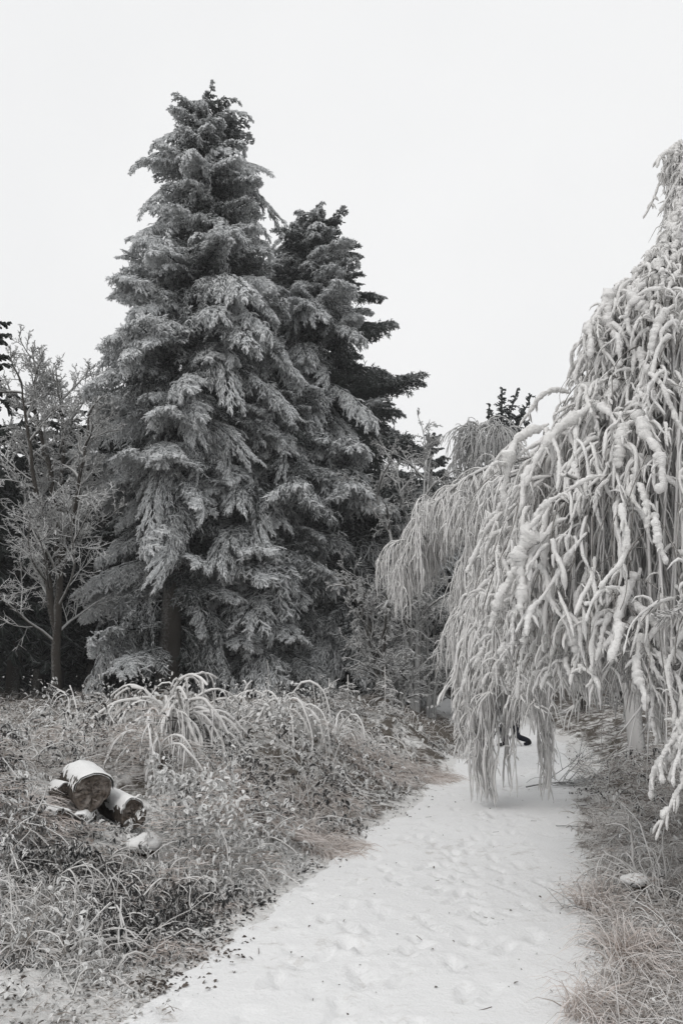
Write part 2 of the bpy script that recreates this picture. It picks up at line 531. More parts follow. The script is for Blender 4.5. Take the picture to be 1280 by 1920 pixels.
# ------------------------------------------------------------------ firs: shared boughs hung on a trunk
def bough_mesh(seed, L, hang, material, dens=1.0, thick=1.0):
    rng = np.random.default_rng(seed)
    n = 9
    s = np.linspace(0, 1, n)
    ax = np.zeros((1, n, 3))
    ax[0, :, 0] = L * (s - 0.10 * s ** 3)
    ax[0, :, 1] = L * 0.06 * np.sin(s * 4 + seed) * s
    ax[0, :, 2] = L * (0.12 * s - 0.34 * hang * s ** 2 + (0.10 - 0.10 * hang) * s ** 4) + L * 0.03 * np.sin(s * 7 + seed * 1.7) * s
    mb = MB()
    V, F, fr = tubes(ax, taper(1, n, 0.014 + 0.012 * L, 0.008), 5)
    mb.add(V, F, fr * 0.6, 0.2)
    m2 = max(7, int(L * 15))
    sec = spawn(ax, m2, 0.10, 0.98, 0.42, math.radians(56), 5, rng, grav=-0.9 * hang, wob=0.10, fall=0.72, planar=0.86)
    V, F, fr = tubes(sec, taper(len(sec), 5, 0.014, 0.008), 3)
    mb.add(V, F, fr * 0.8, 0.3)
    ter = spawn(sec, max(6, int((6 + 4.2 * L) * dens)), 0.08, 1.0, 0.40, math.radians(50), 4, rng, grav=-0.55 * hang - 0.1, wob=0.18, fall=0.45, planar=0.55, Lmax=0.62)
    ln = plen(ter)
    ter = ter[ln > 0.02]
    # twigs wear a sleeve of needles and rime: thick in the middle
    def sleeve(P, r):
        nn = P.shape[1]
        sh = np.array([0.7, 1.0, 0.95, 0.35]) if nn == 4 else np.array([1.05, 0.45])
        R = np.ones((len(P), 1)) * sh[None] * r * thick
        R *= rng.uniform(0.7, 1.35, (len(P), 1))
        V, F, fr = tubes(P, R, 3, ref=(0.1, 0.2, 1.0))
        out = np.clip(P[:, :, 0] / L, 0, 1).repeat(3)          # rime is heavier towards the tip
        mb.add(V, F, 0.0 + fr * 0.55 + 0.46 * out, rep(rng.random(len(P)), nn * 3))
    sleeve(ter, 0.0165)
    qua = spawn(ter, 4, 0.25, 1.0, 0.55, math.radians(46), 2, rng, grav=-0.5 * hang, wob=0.15, fall=0.3, planar=0.35)
    sleeve(qua, 0.0135)
    return mb.mesh('bough', material, smooth=False)

SIZES = (0.7, 1.4, 2.3, 3.3)
BOUGH = {(i, v): bough_mesh(100 + 10 * i + v, SIZES[i], (0.6, 1.0, 1.5, 2.0)[v % 4], M['fir'], 1.0, (1.25, 1.15, 1.0, 0.95)[i]) for i in range(4) for v in range(4)}

def trunk_mesh(pts, rad, mat_, k=12, seed=0):
    rng = np.random.default_rng(seed)
    P = np.asarray(pts, float)[None]
    R = np.asarray(rad, float)[None]
    n = P.shape[1]
    V, F, fr = tubes(P, R, k, ref=(1, 0.2, 0.1), w=(-0.7, -0.6, 0.2), jit=1 + rng.normal(0, 0.05, (1, n, k)))
    return MB().add(V, F, fr * 0.75, rep(rng.random(n), k))

def fir(label, base, top, prof, nb, seed, frostf, zlow, skip=None, group=None, pitchf=None):
    """prof: list of (height fraction, radius); frostf(az, hfrac) -> 0..1"""
    rng = np.random.default_rng(seed)
    base, top = np.array(base, float), np.array(top, float)
    root = empty('fir_tree', tuple(base), label, 'tree', group)
    H = top[2] - base[2]
    s = np.linspace(0, 1, 26)
    pts = (top - base)[None] * s[:, None]
    pts[:, 0] += 0.10 * np.sin(s * 7 + seed) * s * (1 - s)
    rad = (0.016 * H) * (1 - s) ** 0.85 + 0.02 + 0.09 * np.exp(-s * 40)
    pts[0, 2] -= 0.25
    tm = trunk_mesh(pts, rad, None, 12, seed)
    tm.build('trunk', M['bark'], root)
    pf = np.array(prof)
    hs = []
    h = zlow / H
    while h < 0.985:
        hs.append(h)
        h += rng.uniform(0.5, 1.5) * (1 - zlow / H) / nb
    az = rng.random() * 6.28
    for i, h in enumerate(hs):
        az += 2.39996 + rng.normal(0, 0.25)
        if skip and skip(h, az % (2 * math.pi)):
            continue
        r = np.interp(h, pf[:, 0], pf[:, 1]) * rng.uniform(0.70, 1.16) * (0.62 + 0.72 * float(vnoise(math.cos(az) * 1.4 + seed, h * 9 + math.sin(az) * 1.4, seed)))
        if frostf(az, h) < 0.3:
            r *= 1.04
        r = min(r, np.interp(h, pf[:, 0], pf[:, 1]) * (1.12 if h < 0.84 else 0.88))
        d = np.abs(np.array(SIZES) - r)
        si = int(d.argmin())
        me = BOUGH[(si, int(rng.integers(4)) if frostf(az, h) > 0.3 else 0)]
        o = link('bough', me, root)
        c = np.array([np.interp(h, s, pts[:, a]) for a in range(3)])
        o.location = c
        sc = r / SIZES[si] * 1.02
        bare_side = frostf(az, h) < 0.3
        if bare_side and h > 0.4 and rng.random() < 0.35:
            bpy.data.objects.remove(o)
            continue
        o.scale = (sc, sc * rng.uniform(0.7, 1.1) * (0.55 if bare_side else 1.0) * (1 if rng.random() < 0.5 else -1), sc * rng.uniform(0.9, 1.1))
        el = np.interp(h, [0, 0.25, 0.6, 0.88, 1.0], [-0.26, -0.16, 0.0, 0.22, 0.45]) + rng.normal(0, 0.17)
        if pitchf: el += pitchf(az, h)
        o.rotation_euler = (rng.normal(0, 0.38), -el, az)
        f = frostf(az, h) + rng.normal(0, 0.05)
        o.color = (f, f, f, 1)
    return root

def ca(az, a0):           # how far azimuth az faces a0
    return math.cos(az - a0)

WIND = math.radians(215)  # rime grew on the sides facing left and the camera

# front fir
b1 = np.array([*at(312, 1312, 22.0)]); b1[2] = hz(b1[0], 22.0)
t1 = at(388, 176, 22.3)
H1 = t1[2] - b1[2]
prof1 = [(0.0, 2.2), (0.12, 2.5), (0.3, 2.5), (0.45, 2.8), (0.55, 3.2), (0.64, 3.2), (0.74, 2.6), (0.86, 2.1), (0.93, 1.7), (0.97, 1.3), (1.0, 0.7)]
fir('tallest fir, thick with rime, bare trunk showing through its lower boughs', b1, t1, prof1, 310, 41,
    lambda az, h: 0.52 + 0.08 * ca(az, WIND) + 0.05 * h, 1.5,
    skip=lambda h, az: 0.085 < h < 0.30 and math.cos(az - math.radians(280)) > 0.55 and (h * 997) % 1 > 0.12)
# second fir, behind to the right, its right side bare of rime
b2 = np.array([*at(572, 1300, 26.5)]); b2[2] = hz(b2[0], 26.5)
t2 = at(590, 392, 26.8)
prof2 = [(0.0, 4.8), (0.1, 5.4), (0.3, 5.3), (0.45, 4.8), (0.52, 4.2), (0.62, 3.6), (0.72, 2.95), (0.8, 2.6), (0.88, 2.3), (0.95, 1.6), (1.0, 0.7)]
fir('broad fir behind the tallest one, dark green bare tips on its side towards the path', b2, t2, prof2, 300, 57,
    lambda az, h: 0.53 - 0.32 * (1 if h > 0.28 else 0.4) * sstep(0.5, 0.92, np.array(math.cos(az - math.radians(5)))) , 1.2,
    pitchf=lambda az, h: 0.24 * max(0, math.cos(az)) if h > 0.25 else -0.1)
# third fir whose boughs fill the gap between the two
b3 = np.array([*at(470, 1300, 24.0)]); b3[2] = hz(b3[0], 24.0)
t3 = at(500, 560, 24.2)
prof3 = [(0.0, 2.6), (0.2, 3.3), (0.5, 3.0), (0.75, 1.9), (1.0, 0.4)]
fir('fir wedged between the two tall firs, its top lost among their boughs', b3, t3, prof3, 190, 73,
    lambda az, h: 0.47 + 0.08 * ca(az, WIND), 1.4)

# ------------------------------------------------------------------ dark wood behind and far conifers: joined crowns, shared meshes
def crown_mesh(seed, H, prof, nb, material, thick=1.6, zlow=0.12, up=0.0, multi=None):
    rng = np.random.default_rng(seed)
    mb = MB()
    pf = np.array(prof)
    h = np.sort(rng.uniform(zlow, 0.985, nb))
    az = np.arange(nb) * 2.39996 + rng.normal(0, 0.3, nb)
    r = np.interp(h, pf[:, 0], pf[:, 1]) * rng.uniform(0.65, 1.15, nb)
    el = np.interp(h, [0, 0.3, 0.7, 0.92, 1.0], [-0.3, -0.12, 0.1, 0.4, 1.0]) + up
    pos = np.stack([0 * h, 0 * h, h * H], -1)
    d = np.stack([np.cos(az) * np.cos(el), np.sin(az) * np.cos(el), np.sin(el)], -1)
    ax = grow(pos, d, r, 6, rng, grav=-0.35, wob=0.06)
    V, F, fr = tubes(ax, taper(nb, 6, 0.035, 0.012), 3)
    mb.add(V, F, fr * 0.6, 0.3)
    sec = spawn(ax, 11, 0.12, 1.0, 0.42, math.radians(52), 4, rng, grav=-0.7, wob=0.12, fall=0.6, planar=0.8)
    V, F, fr = tubes(sec, np.array([[0.6, 1.0, 0.9, 0.3]]) * 0.03 * thick * rng.uniform(0.7, 1.3, (len(sec), 1)), 3)
    mb.add(V, F, fr, rep(rng.random(len(sec)), 12))
    ter = spawn(sec, 5, 0.1, 1.0, 0.5, math.radians(48), 2, rng, grav=-0.5, wob=0.15, fall=0.4, planar=0.5)
    V, F, fr = tubes(ter, np.array([[1.05, 0.4]]) * 0.028 * thick * rng.uniform(0.7, 1.3, (len(ter), 1)), 3)
    mb.add(V, F, fr, rep(rng.random(len(ter)), 6))
    return mb.mesh('crown', material, smooth=False)

def trunk_straight(H, r, seed):
    s = np.linspace(0, 1, 12)
    pts = np.stack([0.12 * np.sin(s * 5 + seed) * s, 0.08 * np.cos(s * 4 + seed) * s, -0.3 + s * (H + 0.3)], -1)
    return trunk_mesh(pts, r * (1 - s) ** 0.8 + 0.015, None, 9, seed).mesh('trunk', M['bark'])

PW = [(0, 2.4), (0.25, 2.7), (0.5, 2.3), (0.75, 1.5), (1.0, 0.3)]
CR = [crown_mesh(300 + i, 13.0, PW, 105, M['dark_fir'], 1.7, (0.16, 0.22, 0.14, 0.01)[i]) for i in range(4)]
TR = [trunk_straight(13.0, 0.2, 310 + i) for i in range(4)]

def wood_tree(px, Y, topy, label, v, frost=0.42, group='dark conifers of the wood', wide=1.0):
    b = at(px, 1310, Y); b[2] = hz(b[0], Y)
    Hh = at(px, topy, Y)[2] - b[2]
    root = empty('conifer', tuple(b), label, 'tree', group, rz=(px * 0.37) % 6.28)
    sc = Hh / 13.0
    for nm, me in (('trunk', TR[v]), ('crown', CR[v])):
        o = link(nm, me, root)
        w_ = (1.0 if nm == 'trunk' else wide)
        o.scale = (w_, w_, sc)
        o.color = (frost, frost, frost, 1)
    return root

wood_tree(-92, 21.5, 560, 'dark conifer cut off by the left edge of the picture', 0, 0.30)
wood_tree(22, 24.0, 790, 'dark conifer whose black trunk stands left of the bare rimed tree', 1, 0.36, wide=1.0)
wood_tree(172, 25.5, 715, 'dark conifer behind the bare rimed tree, its top showing beside the tallest fir', 2, 0.40, wide=1.1)
wood_tree(70, 28.5, 765, 'dark conifer deep in the wood behind the bare rimed tree', 0, 0.36, wide=1.35)
wood_tree(235, 28.0, 760, 'dark conifer deep in the wood behind the tallest fir', 1, 0.36, wide=1.35)
k = 0
for px, Y, ty in ((-40, 33, 810), (110, 34, 800), (200, 35, 780), (320, 33, 760), (420, 34, 740), (520, 35, 760), (640, 34, 800), (-150, 29, 790)):
    wood_tree(px, Y, ty, 'dark conifer in the depth of the wood behind the firs', k % 3, 0.36, wide=1.5)
    k += 1
for px, Y in ((-170, 44), (-100, 40), (-30, 44), (30, 40), (90, 44), (150, 40), (210, 44), (270, 40), (330, 44), (390, 40), (450, 44), (510, 40), (570, 44), (630, 40), (690, 44), (745, 40), (800, 46), (860, 50), (920, 55)):
    wood_tree(px, Y, 850 if px < 720 else 1040, 'dark conifer in the depth of the wood behind the firs', 3, 0.36, wide=1.5)
wood_tree(745, 37, 880, 'dark conifer of the wood showing just right of the broad fir', 1, 0.42, wide=1.0)
# conifers beyond the path
wood_tree(822, 33, 815, 'small rime-tipped conifer standing between the broad fir and the arching birch limb', 2, 0.56, 'conifers beyond the path', 1.0)
wood_tree(872, 38, 880, 'dark conifer tip peeping over the arching birch limb', 0, 0.40, 'conifers beyond the path', 0.8)
wood_tree(905, 36, 846, 'dark conifer top half hidden under the far weeping birch', 1, 0.34, 'conifers beyond the path', 0.9)

# spruce with several upswept tops
def candelabra():
    Y = 30.0
    b = at(958, 1310, Y); b[2] = hz(b[0], Y)
    root = empty('spruce', tuple(b), 'distant spruce with several upswept pointed tops above the big birch', 'tree')
    H = at(958, 800, Y)[2] - b[2]
    s = np.linspace(0, 1, 12)
    trunk_mesh(np.stack([0 * s, 0 * s, s * H * 1.0 - 0.3 * (1 - s)], -1), 0.17 * (1 - s) + 0.05, None, 9, 3).build('trunk', M['bark'], root)
    rng = np.random.default_rng(77)
    tips = [((941, 727), 0.97), ((969, 729), 0.97), ((996, 740), 0.95), ((915, 757), 0.93), ((914, 779), 0.90), ((982, 768), 0.93), ((990, 788), 0.88)]
    for (tx, ty), s0 in tips:
        p1 = at(tx, ty, Y) - b
        p0 = np.array([0, 0, H * s0])
        t = np.linspace(0, 1, 8)[:, None]
        bow = np.array([0, 0, -0.25 * abs(p1[0])])
        ax = (p0 * (1 - t) + p1 * t + bow * np.sin(t * math.pi))[None]
        mb = MB()
        V, F, fr = tubes(ax, taper(1, 8, 0.06, 0.02), 4); mb.add(V, F, fr * .5, 0.2)
        tw = spawn(ax, 60, 0.05, 1.0, 0.22, math.radians(60), 3, rng, grav=-0.5, wob=0.12, fall=0.72)
        V, F, fr = tubes(tw, np.array([[0.9, 1.0, 0.4]]) * 0.034 * rng.uniform(.7, 1.3, (60, 1)), 3); mb.add(V, F, fr, rep(rng.random(60), 9))
        t3 = spawn(tw, 4, 0.1, 1.0, 0.55, math.radians(45), 3, rng, grav=-0.5, wob=0.12, fall=0.4)
        V, F, fr = tubes(t3, np.array([[0.9, 1.0, 0.4]]) * 0.026 * rng.uniform(.7, 1.3, (len(t3), 1)), 3); mb.add(V, F, fr, rep(rng.random(len(t3)), 9))
        o = mb.build('bough', M['dark_fir'], root, smooth=False)
        o.color = (0.50, 0.5, 0.5, 1)
    for i in range(60):
        h = 0.2 + 0.74 * i / 60
        me = BOUGH[(int(np.clip(round(2.4 - 1.5 * h), 1, 2)), i % 3)]
        o = link('bough', me, root)
        o.location = (0, 0, h * H); o.rotation_euler = (rng.normal(0, .2), 0.15 - 0.4 * h, i * 2.4)
        o.scale = (0.8, 0.8, 0.8); o.color = (0.42, 0.42, 0.42, 1)
candelabra()

# ------------------------------------------------------------------ bare rimed trees
def bare_tree(name, base, label, stems, seed, counts, material, trunk_mat, group=None, lens=(0.34, 0.42, 0.45, 0.45), gravs=(0.3, 0.15, 0.0, -0.1), rt=0.012, angs=(38, 42, 45, 48), low=0.25):
    """stems: list of polylines relative to base with a base radius"""
    rng = np.random.default_rng(seed)
    root = empty(name, tuple(base), label, 'tree', group)
    allP = []
    for si, (pts, r) in enumerate(stems):
        P = np.array(pts, float)
        t = np.linspace(0, 1, len(P)); tt = np.linspace(0, 1, 16)
        Q = np.stack([np.interp(tt, t, P[:, a]) for a in range(3)], -1)
        for _ in range(2):
            Q[1:-1] = (Q[:-2] + Q[1:-1] * 2 + Q[2:]) / 4
        Q[1:-1, :2] += rng.normal(0, 0.025, (14, 2))
        allP.append(Q)
        V, F, fr = tubes(Q[None], (r * (1 - tt) ** 0.9 + 0.018)[None], 9, ref=(1, .2, .1), w=(-0.6, -0.5, 0.5))
        MB().add(V, F, fr * 0.8, rep(rng.random(16), 9)).build('trunk' if si == 0 else 'stem', trunk_mat, root)
    P0 = np.stack(allP)
    mb = MB()
    L1 = spawn(P0, counts[0], low, 1.0, lens[0], math.radians(angs[0]), 8, rng, grav=gravs[0], wob=0.12, fall=0.55)
    V, F, fr = tubes(L1, taper(len(L1), 8, 0.036, 0.013, rng, 0.3), 5)
    V, fr, q = V.reshape(len(L1), 40, 3), fr.reshape(len(L1), 40), quads_for(1, 8, 5)
    for i in range(len(L1)):
        MB().add(V[i], q, fr[i] * 0.9, rng.random()).build('limb', M['twig'], root)
    L2 = spawn(L1, counts[1], 0.15, 1.0, lens[1], math.radians(angs[1]), 6, rng, grav=gravs[1], wob=0.16, fall=0.5)
    V, F, fr = tubes(L2, taper(len(L2), 6, 0.015, rt, rng, 0.3), 4); mb.add(V, F, fr, rep(rng.random(len(L2)), 24))
    L3 = spawn(L2, counts[2], 0.12, 1.0, lens[2], math.radians(angs[2]), 4, rng, grav=gravs[2], wob=0.18, fall=0.45)
    V, F, fr = tubes(L3, taper(len(L3), 4, rt * 1.15, rt * 0.8, rng, 0.3), 3); mb.add(V, F, fr, rep(rng.random(len(L3)), 12))
    L4 = spawn(L3, counts[3], 0.15, 1.0, lens[3], math.radians(angs[3]), 2, rng, grav=gravs[3], wob=0.2, fall=0.4)
    V, F, fr = tubes(L4, taper(len(L4), 2, rt * 0.95, rt * 0.6, rng, 0.3), 3); mb.add(V, F, fr, rep(rng.random(len(L4)), 6))
    mb.build('crown', material, root, smooth=False)
    return root

Yd = 20.0
bd = at(105, 1312, Yd); bd[2] = hz(bd[0], Yd)
rel = lambda px, py, Y=Yd: at(px, py, Y) - bd
st = [([(0, 0, -0.2), rel(107, 1200), rel(112, 1130), rel(112, 1060), rel(108, 950), rel(122, 860, Yd + .3), rel(118, 760, Yd + .5), rel(112, 715, Yd + .6)], 0.105),
      ([rel(106, 1180), rel(96, 1120), rel(84, 1050, Yd - .2), rel(76, 960, Yd - .3), rel(62, 880, Yd - .5), rel(48, 780, Yd - .6), rel(42, 720, Yd - .7)], 0.085),
      ([rel(110, 1000), rel(95, 880), rel(70, 780), rel(55, 740), rel(72, 700)], 0.07),
      ([rel(112, 1060), rel(140, 960, Yd - .4), rel(158, 860, Yd - .6), rel(168, 770, Yd - .6)], 0.06)]
bare_tree('bare_tree', bd, 'bare grey-rimed tree with a forked trunk at the edge of the dark wood', st, 21, (20, 8, 7, 6), M['pale_twig'], M['bark'], lens=(0.34, 0.48, 0.46, 0.44), low=0.12, angs=(52, 50, 50, 50), rt=0.008, gravs=(0.45, 0.2, 0.1, 0.0))
# frosted trees right of the broad fir and beyond the path
def bush_stems(H, n, spread, seed):
    rng = np.random.default_rng(seed)
    out = []
    for i in range(n):
        a = rng.random() * 6.28
        s = spread * rng.uniform(0.3, 1.0)
        x, y = math.cos(a) * s, math.sin(a) * s
        out.append(([(x * .05, y * .05, -0.2), (x * .2, y * .2, H * .35), (x * .55, y * .55, H * .7), (x, y, H * rng.uniform(0.85, 1.0))], 0.016 + 0.008 * H))
    return out

def frosted_tree(px, Y, topy, label, seed, spread, material, group, counts=(12, 8, 7, 5), n=4, name='bare_tree', rt=0.012):
    b = at(px, 1310, Y); b[2] = hz(b[0], Y)
    H = at(px, topy, Y)[2] - b[2]
    return bare_tree(name, b, label, bush_stems(H, n, spread, seed), seed, counts, material, M['twig'], group, lens=(0.36, 0.42, 0.45, 0.45), gravs=(-0.3, -0.4, -0.3, -0.2), low=0.15, rt=rt)

g = 'rimed bare trees beyond the path'
g3 = 'rimed thicket at the end of the left bank'
g4 = 'rimed thicket where the path bends away'

def dup_tree(src, px, Y, topy, label, group, wide, Hsrc, rz):
    """a copy of a tree with copies of its parts, set elsewhere"""
    b = at(px, 1310, Y); b[2] = hz(b[0], Y)
    k_ = (at(px, topy, Y)[2] - b[2]) / Hsrc
    r = src.copy(); CO.objects.link(r)
    r.location = tuple(b); r.rotation_euler = (0, 0, rz); r.scale = (wide, wide, k_)
    tag(r, label, 'tree', group)
    for ch in list(src.children):
        c = ch.copy(); CO.objects.link(c); c.parent = r
    return r

def tree_h(px, Y, topy):
    b = at(px, 1310, Y)
    return at(px, topy, Y)[2] - hz(b[0], Y)

frosted_tree(778, 22.5, 850, 'feathery bare tree white with rime just right of the broad fir', 31, 1.5, M['far_twig'], g, (13, 7, 6, 5), rt=0.011)
tb1 = frosted_tree(805, 23.0, 1150, 'rimed thicket bush at the end of the left bank, under the arching limb', 131, 1.5, M['far_twig'], g3, (8, 7, 6, 4), 6, 'thicket_bush')
h1 = tree_h(805, 23.0, 1150)
dup_tree(tb1, 860, 25.0, 1190, 'rimed thicket bush beside the path, half behind the birch curtain', g3, 1.1, h1, 1.1)
dup_tree(tb1, 745, 20.0, 1215, 'lowest rimed thicket bush right behind the fir saplings', g3, 0.9, h1, 2.3)
dup_tree(tb1, 715, 21.5, 1080, 'rimed thicket bush in shade at the foot of the broad fir', g3, 0.9, h1, 4.4)
dup_tree(tb1, 1015, 27.0, 1180, 'rimed bush behind the crouching person where the path bends away', g4, 1.2, h1, 3.1)
dup_tree(tb1, 1095, 23.0, 1200, 'rimed bush on the right bank just past the bend of the path', g4, 1.0, h1, 4.0)
dup_tree(tb1, 1180, 19.0, 1190, 'rimed bush on the right bank behind the big birch', g4, 1.0, h1, 5.2)
ft1 = frosted_tree(990, 34.0, 1010, 'rimed bare tree hidden behind the hanging birch curtains', 35, 3.0, M['far_twig'], g, (9, 7, 6, 4), rt=0.015)
h2 = tree_h(990, 34.0, 1010)
dup_tree(ft1, 1150, 30.0, 960, 'rimed bare tree behind the big birch at the right', g, 1.0, h2, 1.0)
dup_tree(ft1, 1330, 26.0, 900, 'rimed bare tree far behind the right edge of the big birch', g, 1.1, h2, 2.0)
dup_tree(ft1, 905, 40.0, 1080, 'low far rimed tree at the end of the path', g, 1.0, h2, 3.3)
dup_tree(ft1, 1060, 44.0, 1080, 'farthest low rimed tree beyond the bend of the path', g, 1.2, h2, 4.4)

# ------------------------------------------------------------------ weeping birches
RW = norm(np.array([-0.80, -0.58, 0.10]))    # side the rime grew on

def smooth_rand(rng, shape, ks):
    a = rng.normal(0, 1, shape)
    for k_ in ks:
        ker = np.ones(k_) / k_
        a = np.apply_along_axis(lambda r: np.convolve(np.pad(r, (k_, k_), 'edge'), ker, 'same')[k_:-k_], 1, a)
    return a / max(a.std(), 1e-6)

def bell_paths(rng, N, c, prof, th, zlo, fr, ln, n, hook, wander, zf, dens_top=1.0):
    """hanging paths on a bell: c centre (x,y), prof (z, r); th angles; fr radius factor range; zf(theta) fringe height"""
    pf = np.array(prof)
    z0 = pf[-1, 0] - (pf[-1, 0] - zlo) * rng.random(N) ** dens_top
    r0 = np.interp(z0, pf[:, 0], pf[:, 1]) * rng.uniform(*fr, N)
    L = rng.uniform(*ln, N)
    zend = np.maximum(z0 - L, zf(th) + np.abs(rng.normal(0, 0.16, N)))
    zend = np.minimum(zend, z0 - 0.12)
    t = np.linspace(0, 1, n)
    P = np.zeros((N, n, 3))
    f = r0 / np.interp(z0, pf[:, 0], pf[:, 1])
    drift = rng.normal(0, 0.10, N)
    hk = hook * rng.uniform(0.3, 1.2, N)
    wx, wy = smooth_rand(rng, (N, n), (9, 9)), smooth_rand(rng, (N, n), (9, 9))
    wx -= wx[:, :1]; wy -= wy[:, :1]
    for i, tt in enumerate(t):
        z = z0 + (zend - z0) * tt
        rb = np.interp(z, pf[:, 0], pf[:, 1]) * f
        follow = np.clip(tt * 1.6, 0, 1)
        r = r0 + (rb - r0) * 0.75 * (1 - 0.35 * follow)
        r = r - hk * 1.3 * (1 - np.clip(tt * 3.2, 0, 1)) ** 1.3       # starts further in, swings out
        zz = z + hk * np.sin(np.clip(tt * 3.0, 0, 1) * math.pi) * 0.9 - hk * 0.2 * (1 - np.clip(tt * 3.2, 0, 1))
        a = th + drift * tt / np.maximum(r, 0.5)
        P[:, i, 0] = c[0] + r * np.cos(a) + wx[:, i] * wander * (0.3 + tt)
        P[:, i, 1] = c[1] + r * np.sin(a) + wy[:, i] * wander * (0.3 + tt)
        P[:, i, 2] = zz
    return P

def rime_radius(rng, N, n, r0, ridge=0.12):
    lowf = smooth_rand(rng, (N, n), (9, 5))
    mid = smooth_rand(rng, (N, n), (3,))
    R = (1 + 0.20 * lowf + ridge * mid) * np.asarray(r0).reshape(-1, 1)
    R = np.clip(R, 0.45 * np.asarray(r0).reshape(-1, 1), 1.8 * np.asarray(r0).reshape(-1, 1))
    t = np.linspace(0, 1, n)
    R *= (1.1 - 0.35 * t)[None]
    R[:, -1] *= 0.25; R[:, -2] *= 0.8
    R[:, 0] *= 0.5
    return R

def rime_fingers(rng, P, r0, k=9):
    """thick rime sleeves in ragged shelves, blown out to one side of the twig"""
    N, n, _ = P.shape
    R = rime_radius(rng, N, n, r0)
    C = P + RW[None, None] * (R * 0.45)[..., None]
    ln = plen(P)
    sl = np.linspace(0, 1, n)[None, :, None] * ln[:, None, None]
    a = np.arange(k)[None, None, :] / k * 2 * math.pi
    off = (np.arange(N) * 7.31)[:, None, None]
    lump = vnoise(sl * 13 + off, np.cos(a) * 1.3 + off * 1.7, 5) + vnoise(sl * 13 + off, np.sin(a) * 1.3 + off * 0.7, 6) - 1
    shelf = vnoise(sl * 62 + off + 0.35 * np.cos(a), 0.8 * np.sin(a) + off, 8) - 0.5
    jit = 1 + 0.40 * lump + 0.55 * shelf + 0.11 * rng.normal(0, 1, (N, n, k)).clip(-2, 2)
    jit = np.clip(jit, 0.4, 1.7)
    V, F, fr = tubes(C, R, k, ref=(0.35, 0.9, 0.05), w=RW, jit=jit, grow=0.18)
    Q = P[:, ::3]
    V2, F2, fr2 = tubes(Q - RW[None, None] * (R[:, ::3] * 0.42)[..., None], np.minimum(R[:, ::3] * 0.3, 0.0055), 3, ref=(0.35, 0.9, 0.05))
    return V.reshape(N, n * k, 3), fr.reshape(N, n * k), V2.reshape(N, Q.shape[1] * 3, 3), n, k

def finger_objects(rng, P, r0, root, k=9, name='rimed_branch'):
    V, fr, V2, n, k = rime_fingers(rng, P, r0, k)
    # short crusted side twigs all along
    ns = 9
    S_ = upsample(fork(rng, P, ns, 5, (0.03, 0.12), 0.06, 0.75), 6).reshape(len(P), ns, 6, 3)
    sv = [rime_fingers(rng, S_[i], rng.uniform(0.006, 0.013, ns), 4) for i in range(len(P))]
    q3 = quads_for(ns, 6, 4)
    q1, q2 = quads_for(1, n, k), quads_for(1, V2.shape[1] // 3, 3)
    for i in range(len(P)):
        tn = rng.random()
        MB().add(V[i], q1, 0.25 + 0.75 * fr[i], tn).add(V2[i], q2, 0.0, tn).add(sv[i][0].reshape(-1, 3), q3, 0.25 + 0.75 * sv[i][1].reshape(-1), tn).build(name, M['rime'], root)

def fork(rng, P, m, n, ln, wander=0.02, spread=0.35):
    """side twigs that leave a hanging branch and hang down beside it"""
    N = len(P)
    s = rng.uniform(0.12, 0.75, (N, m))
    pos, tan = interp(P, s)
    d = tan * 0.4 + rng.normal(0, spread, (N, m, 3))
    return grow(pos.reshape(-1, 3), d.reshape(-1, 3), rng.uniform(*ln, N * m), n, rng, grav=-2.2, wob=wander * 4)

def strands(mb, rng, P, r0, r1, k=4):
    N, n, _ = P.shape
    R = taper(N, n, r0, r1, rng, 0.35) * (1 + 0.22 * smooth_rand(rng, (N, n), (2,)))
    R = np.clip(R, 0.3 * r1, None)
    R[:, -1] *= 0.4
    V, F, fr = tubes(P, R, k, ref=(0.35, 0.9, 0.05), w=RW + np.array([0, 0, 0.35]))
    mb.add(V, F, fr, rep(rng.random(N), n * k))

def limbs_of(root, rng, c, base_z, prof, m, n=12, r=(0.035, 0.018), low=0.6):
    """arching limbs from the trunk out to the bell"""
    pf = np.array(prof)
    zt = rng.uniform(pf[0, 0] + low, pf[-1, 0] - 0.1, m)
    th = rng.uniform(0, 6.28, m)
    rr = np.interp(zt, pf[:, 0], pf[:, 1]) * 0.97
    t = np.linspace(0, 1, n)
    P = np.zeros((m, n, 3))
    z0 = np.maximum(base_z + 0.8, zt - rr * rng.uniform(0.15, 0.8, m))
    for i, tt in enumerate(t):
        P[:, i, 0] = c[0] + rr * tt * np.cos(th)
        P[:, i, 1] = c[1] + rr * tt * np.sin(th)
        P[:, i, 2] = z0 + (zt - z0) * (1.75 * tt - 0.75 * tt ** 2.2)
    P += (smooth_rand(rng, (m * 3, n), (5,)).reshape(3, m, n).transpose(1, 2, 0)) * 0.03 * t[None, :, None]
    R = taper(m, n, r[0], r[1], rng, 0.25)
    V, F, fr = tubes(P, R, 6, w=(-0.5, -0.3, 0.8))
    V, fr, q = V.reshape(m, n * 6, 3), fr.reshape(m, n * 6), quads_for(1, n, 6)
    for i in range(m):
        MB().add(V[i], q, fr[i], rng.random()).build('limb', M['strand'], root)
    return P

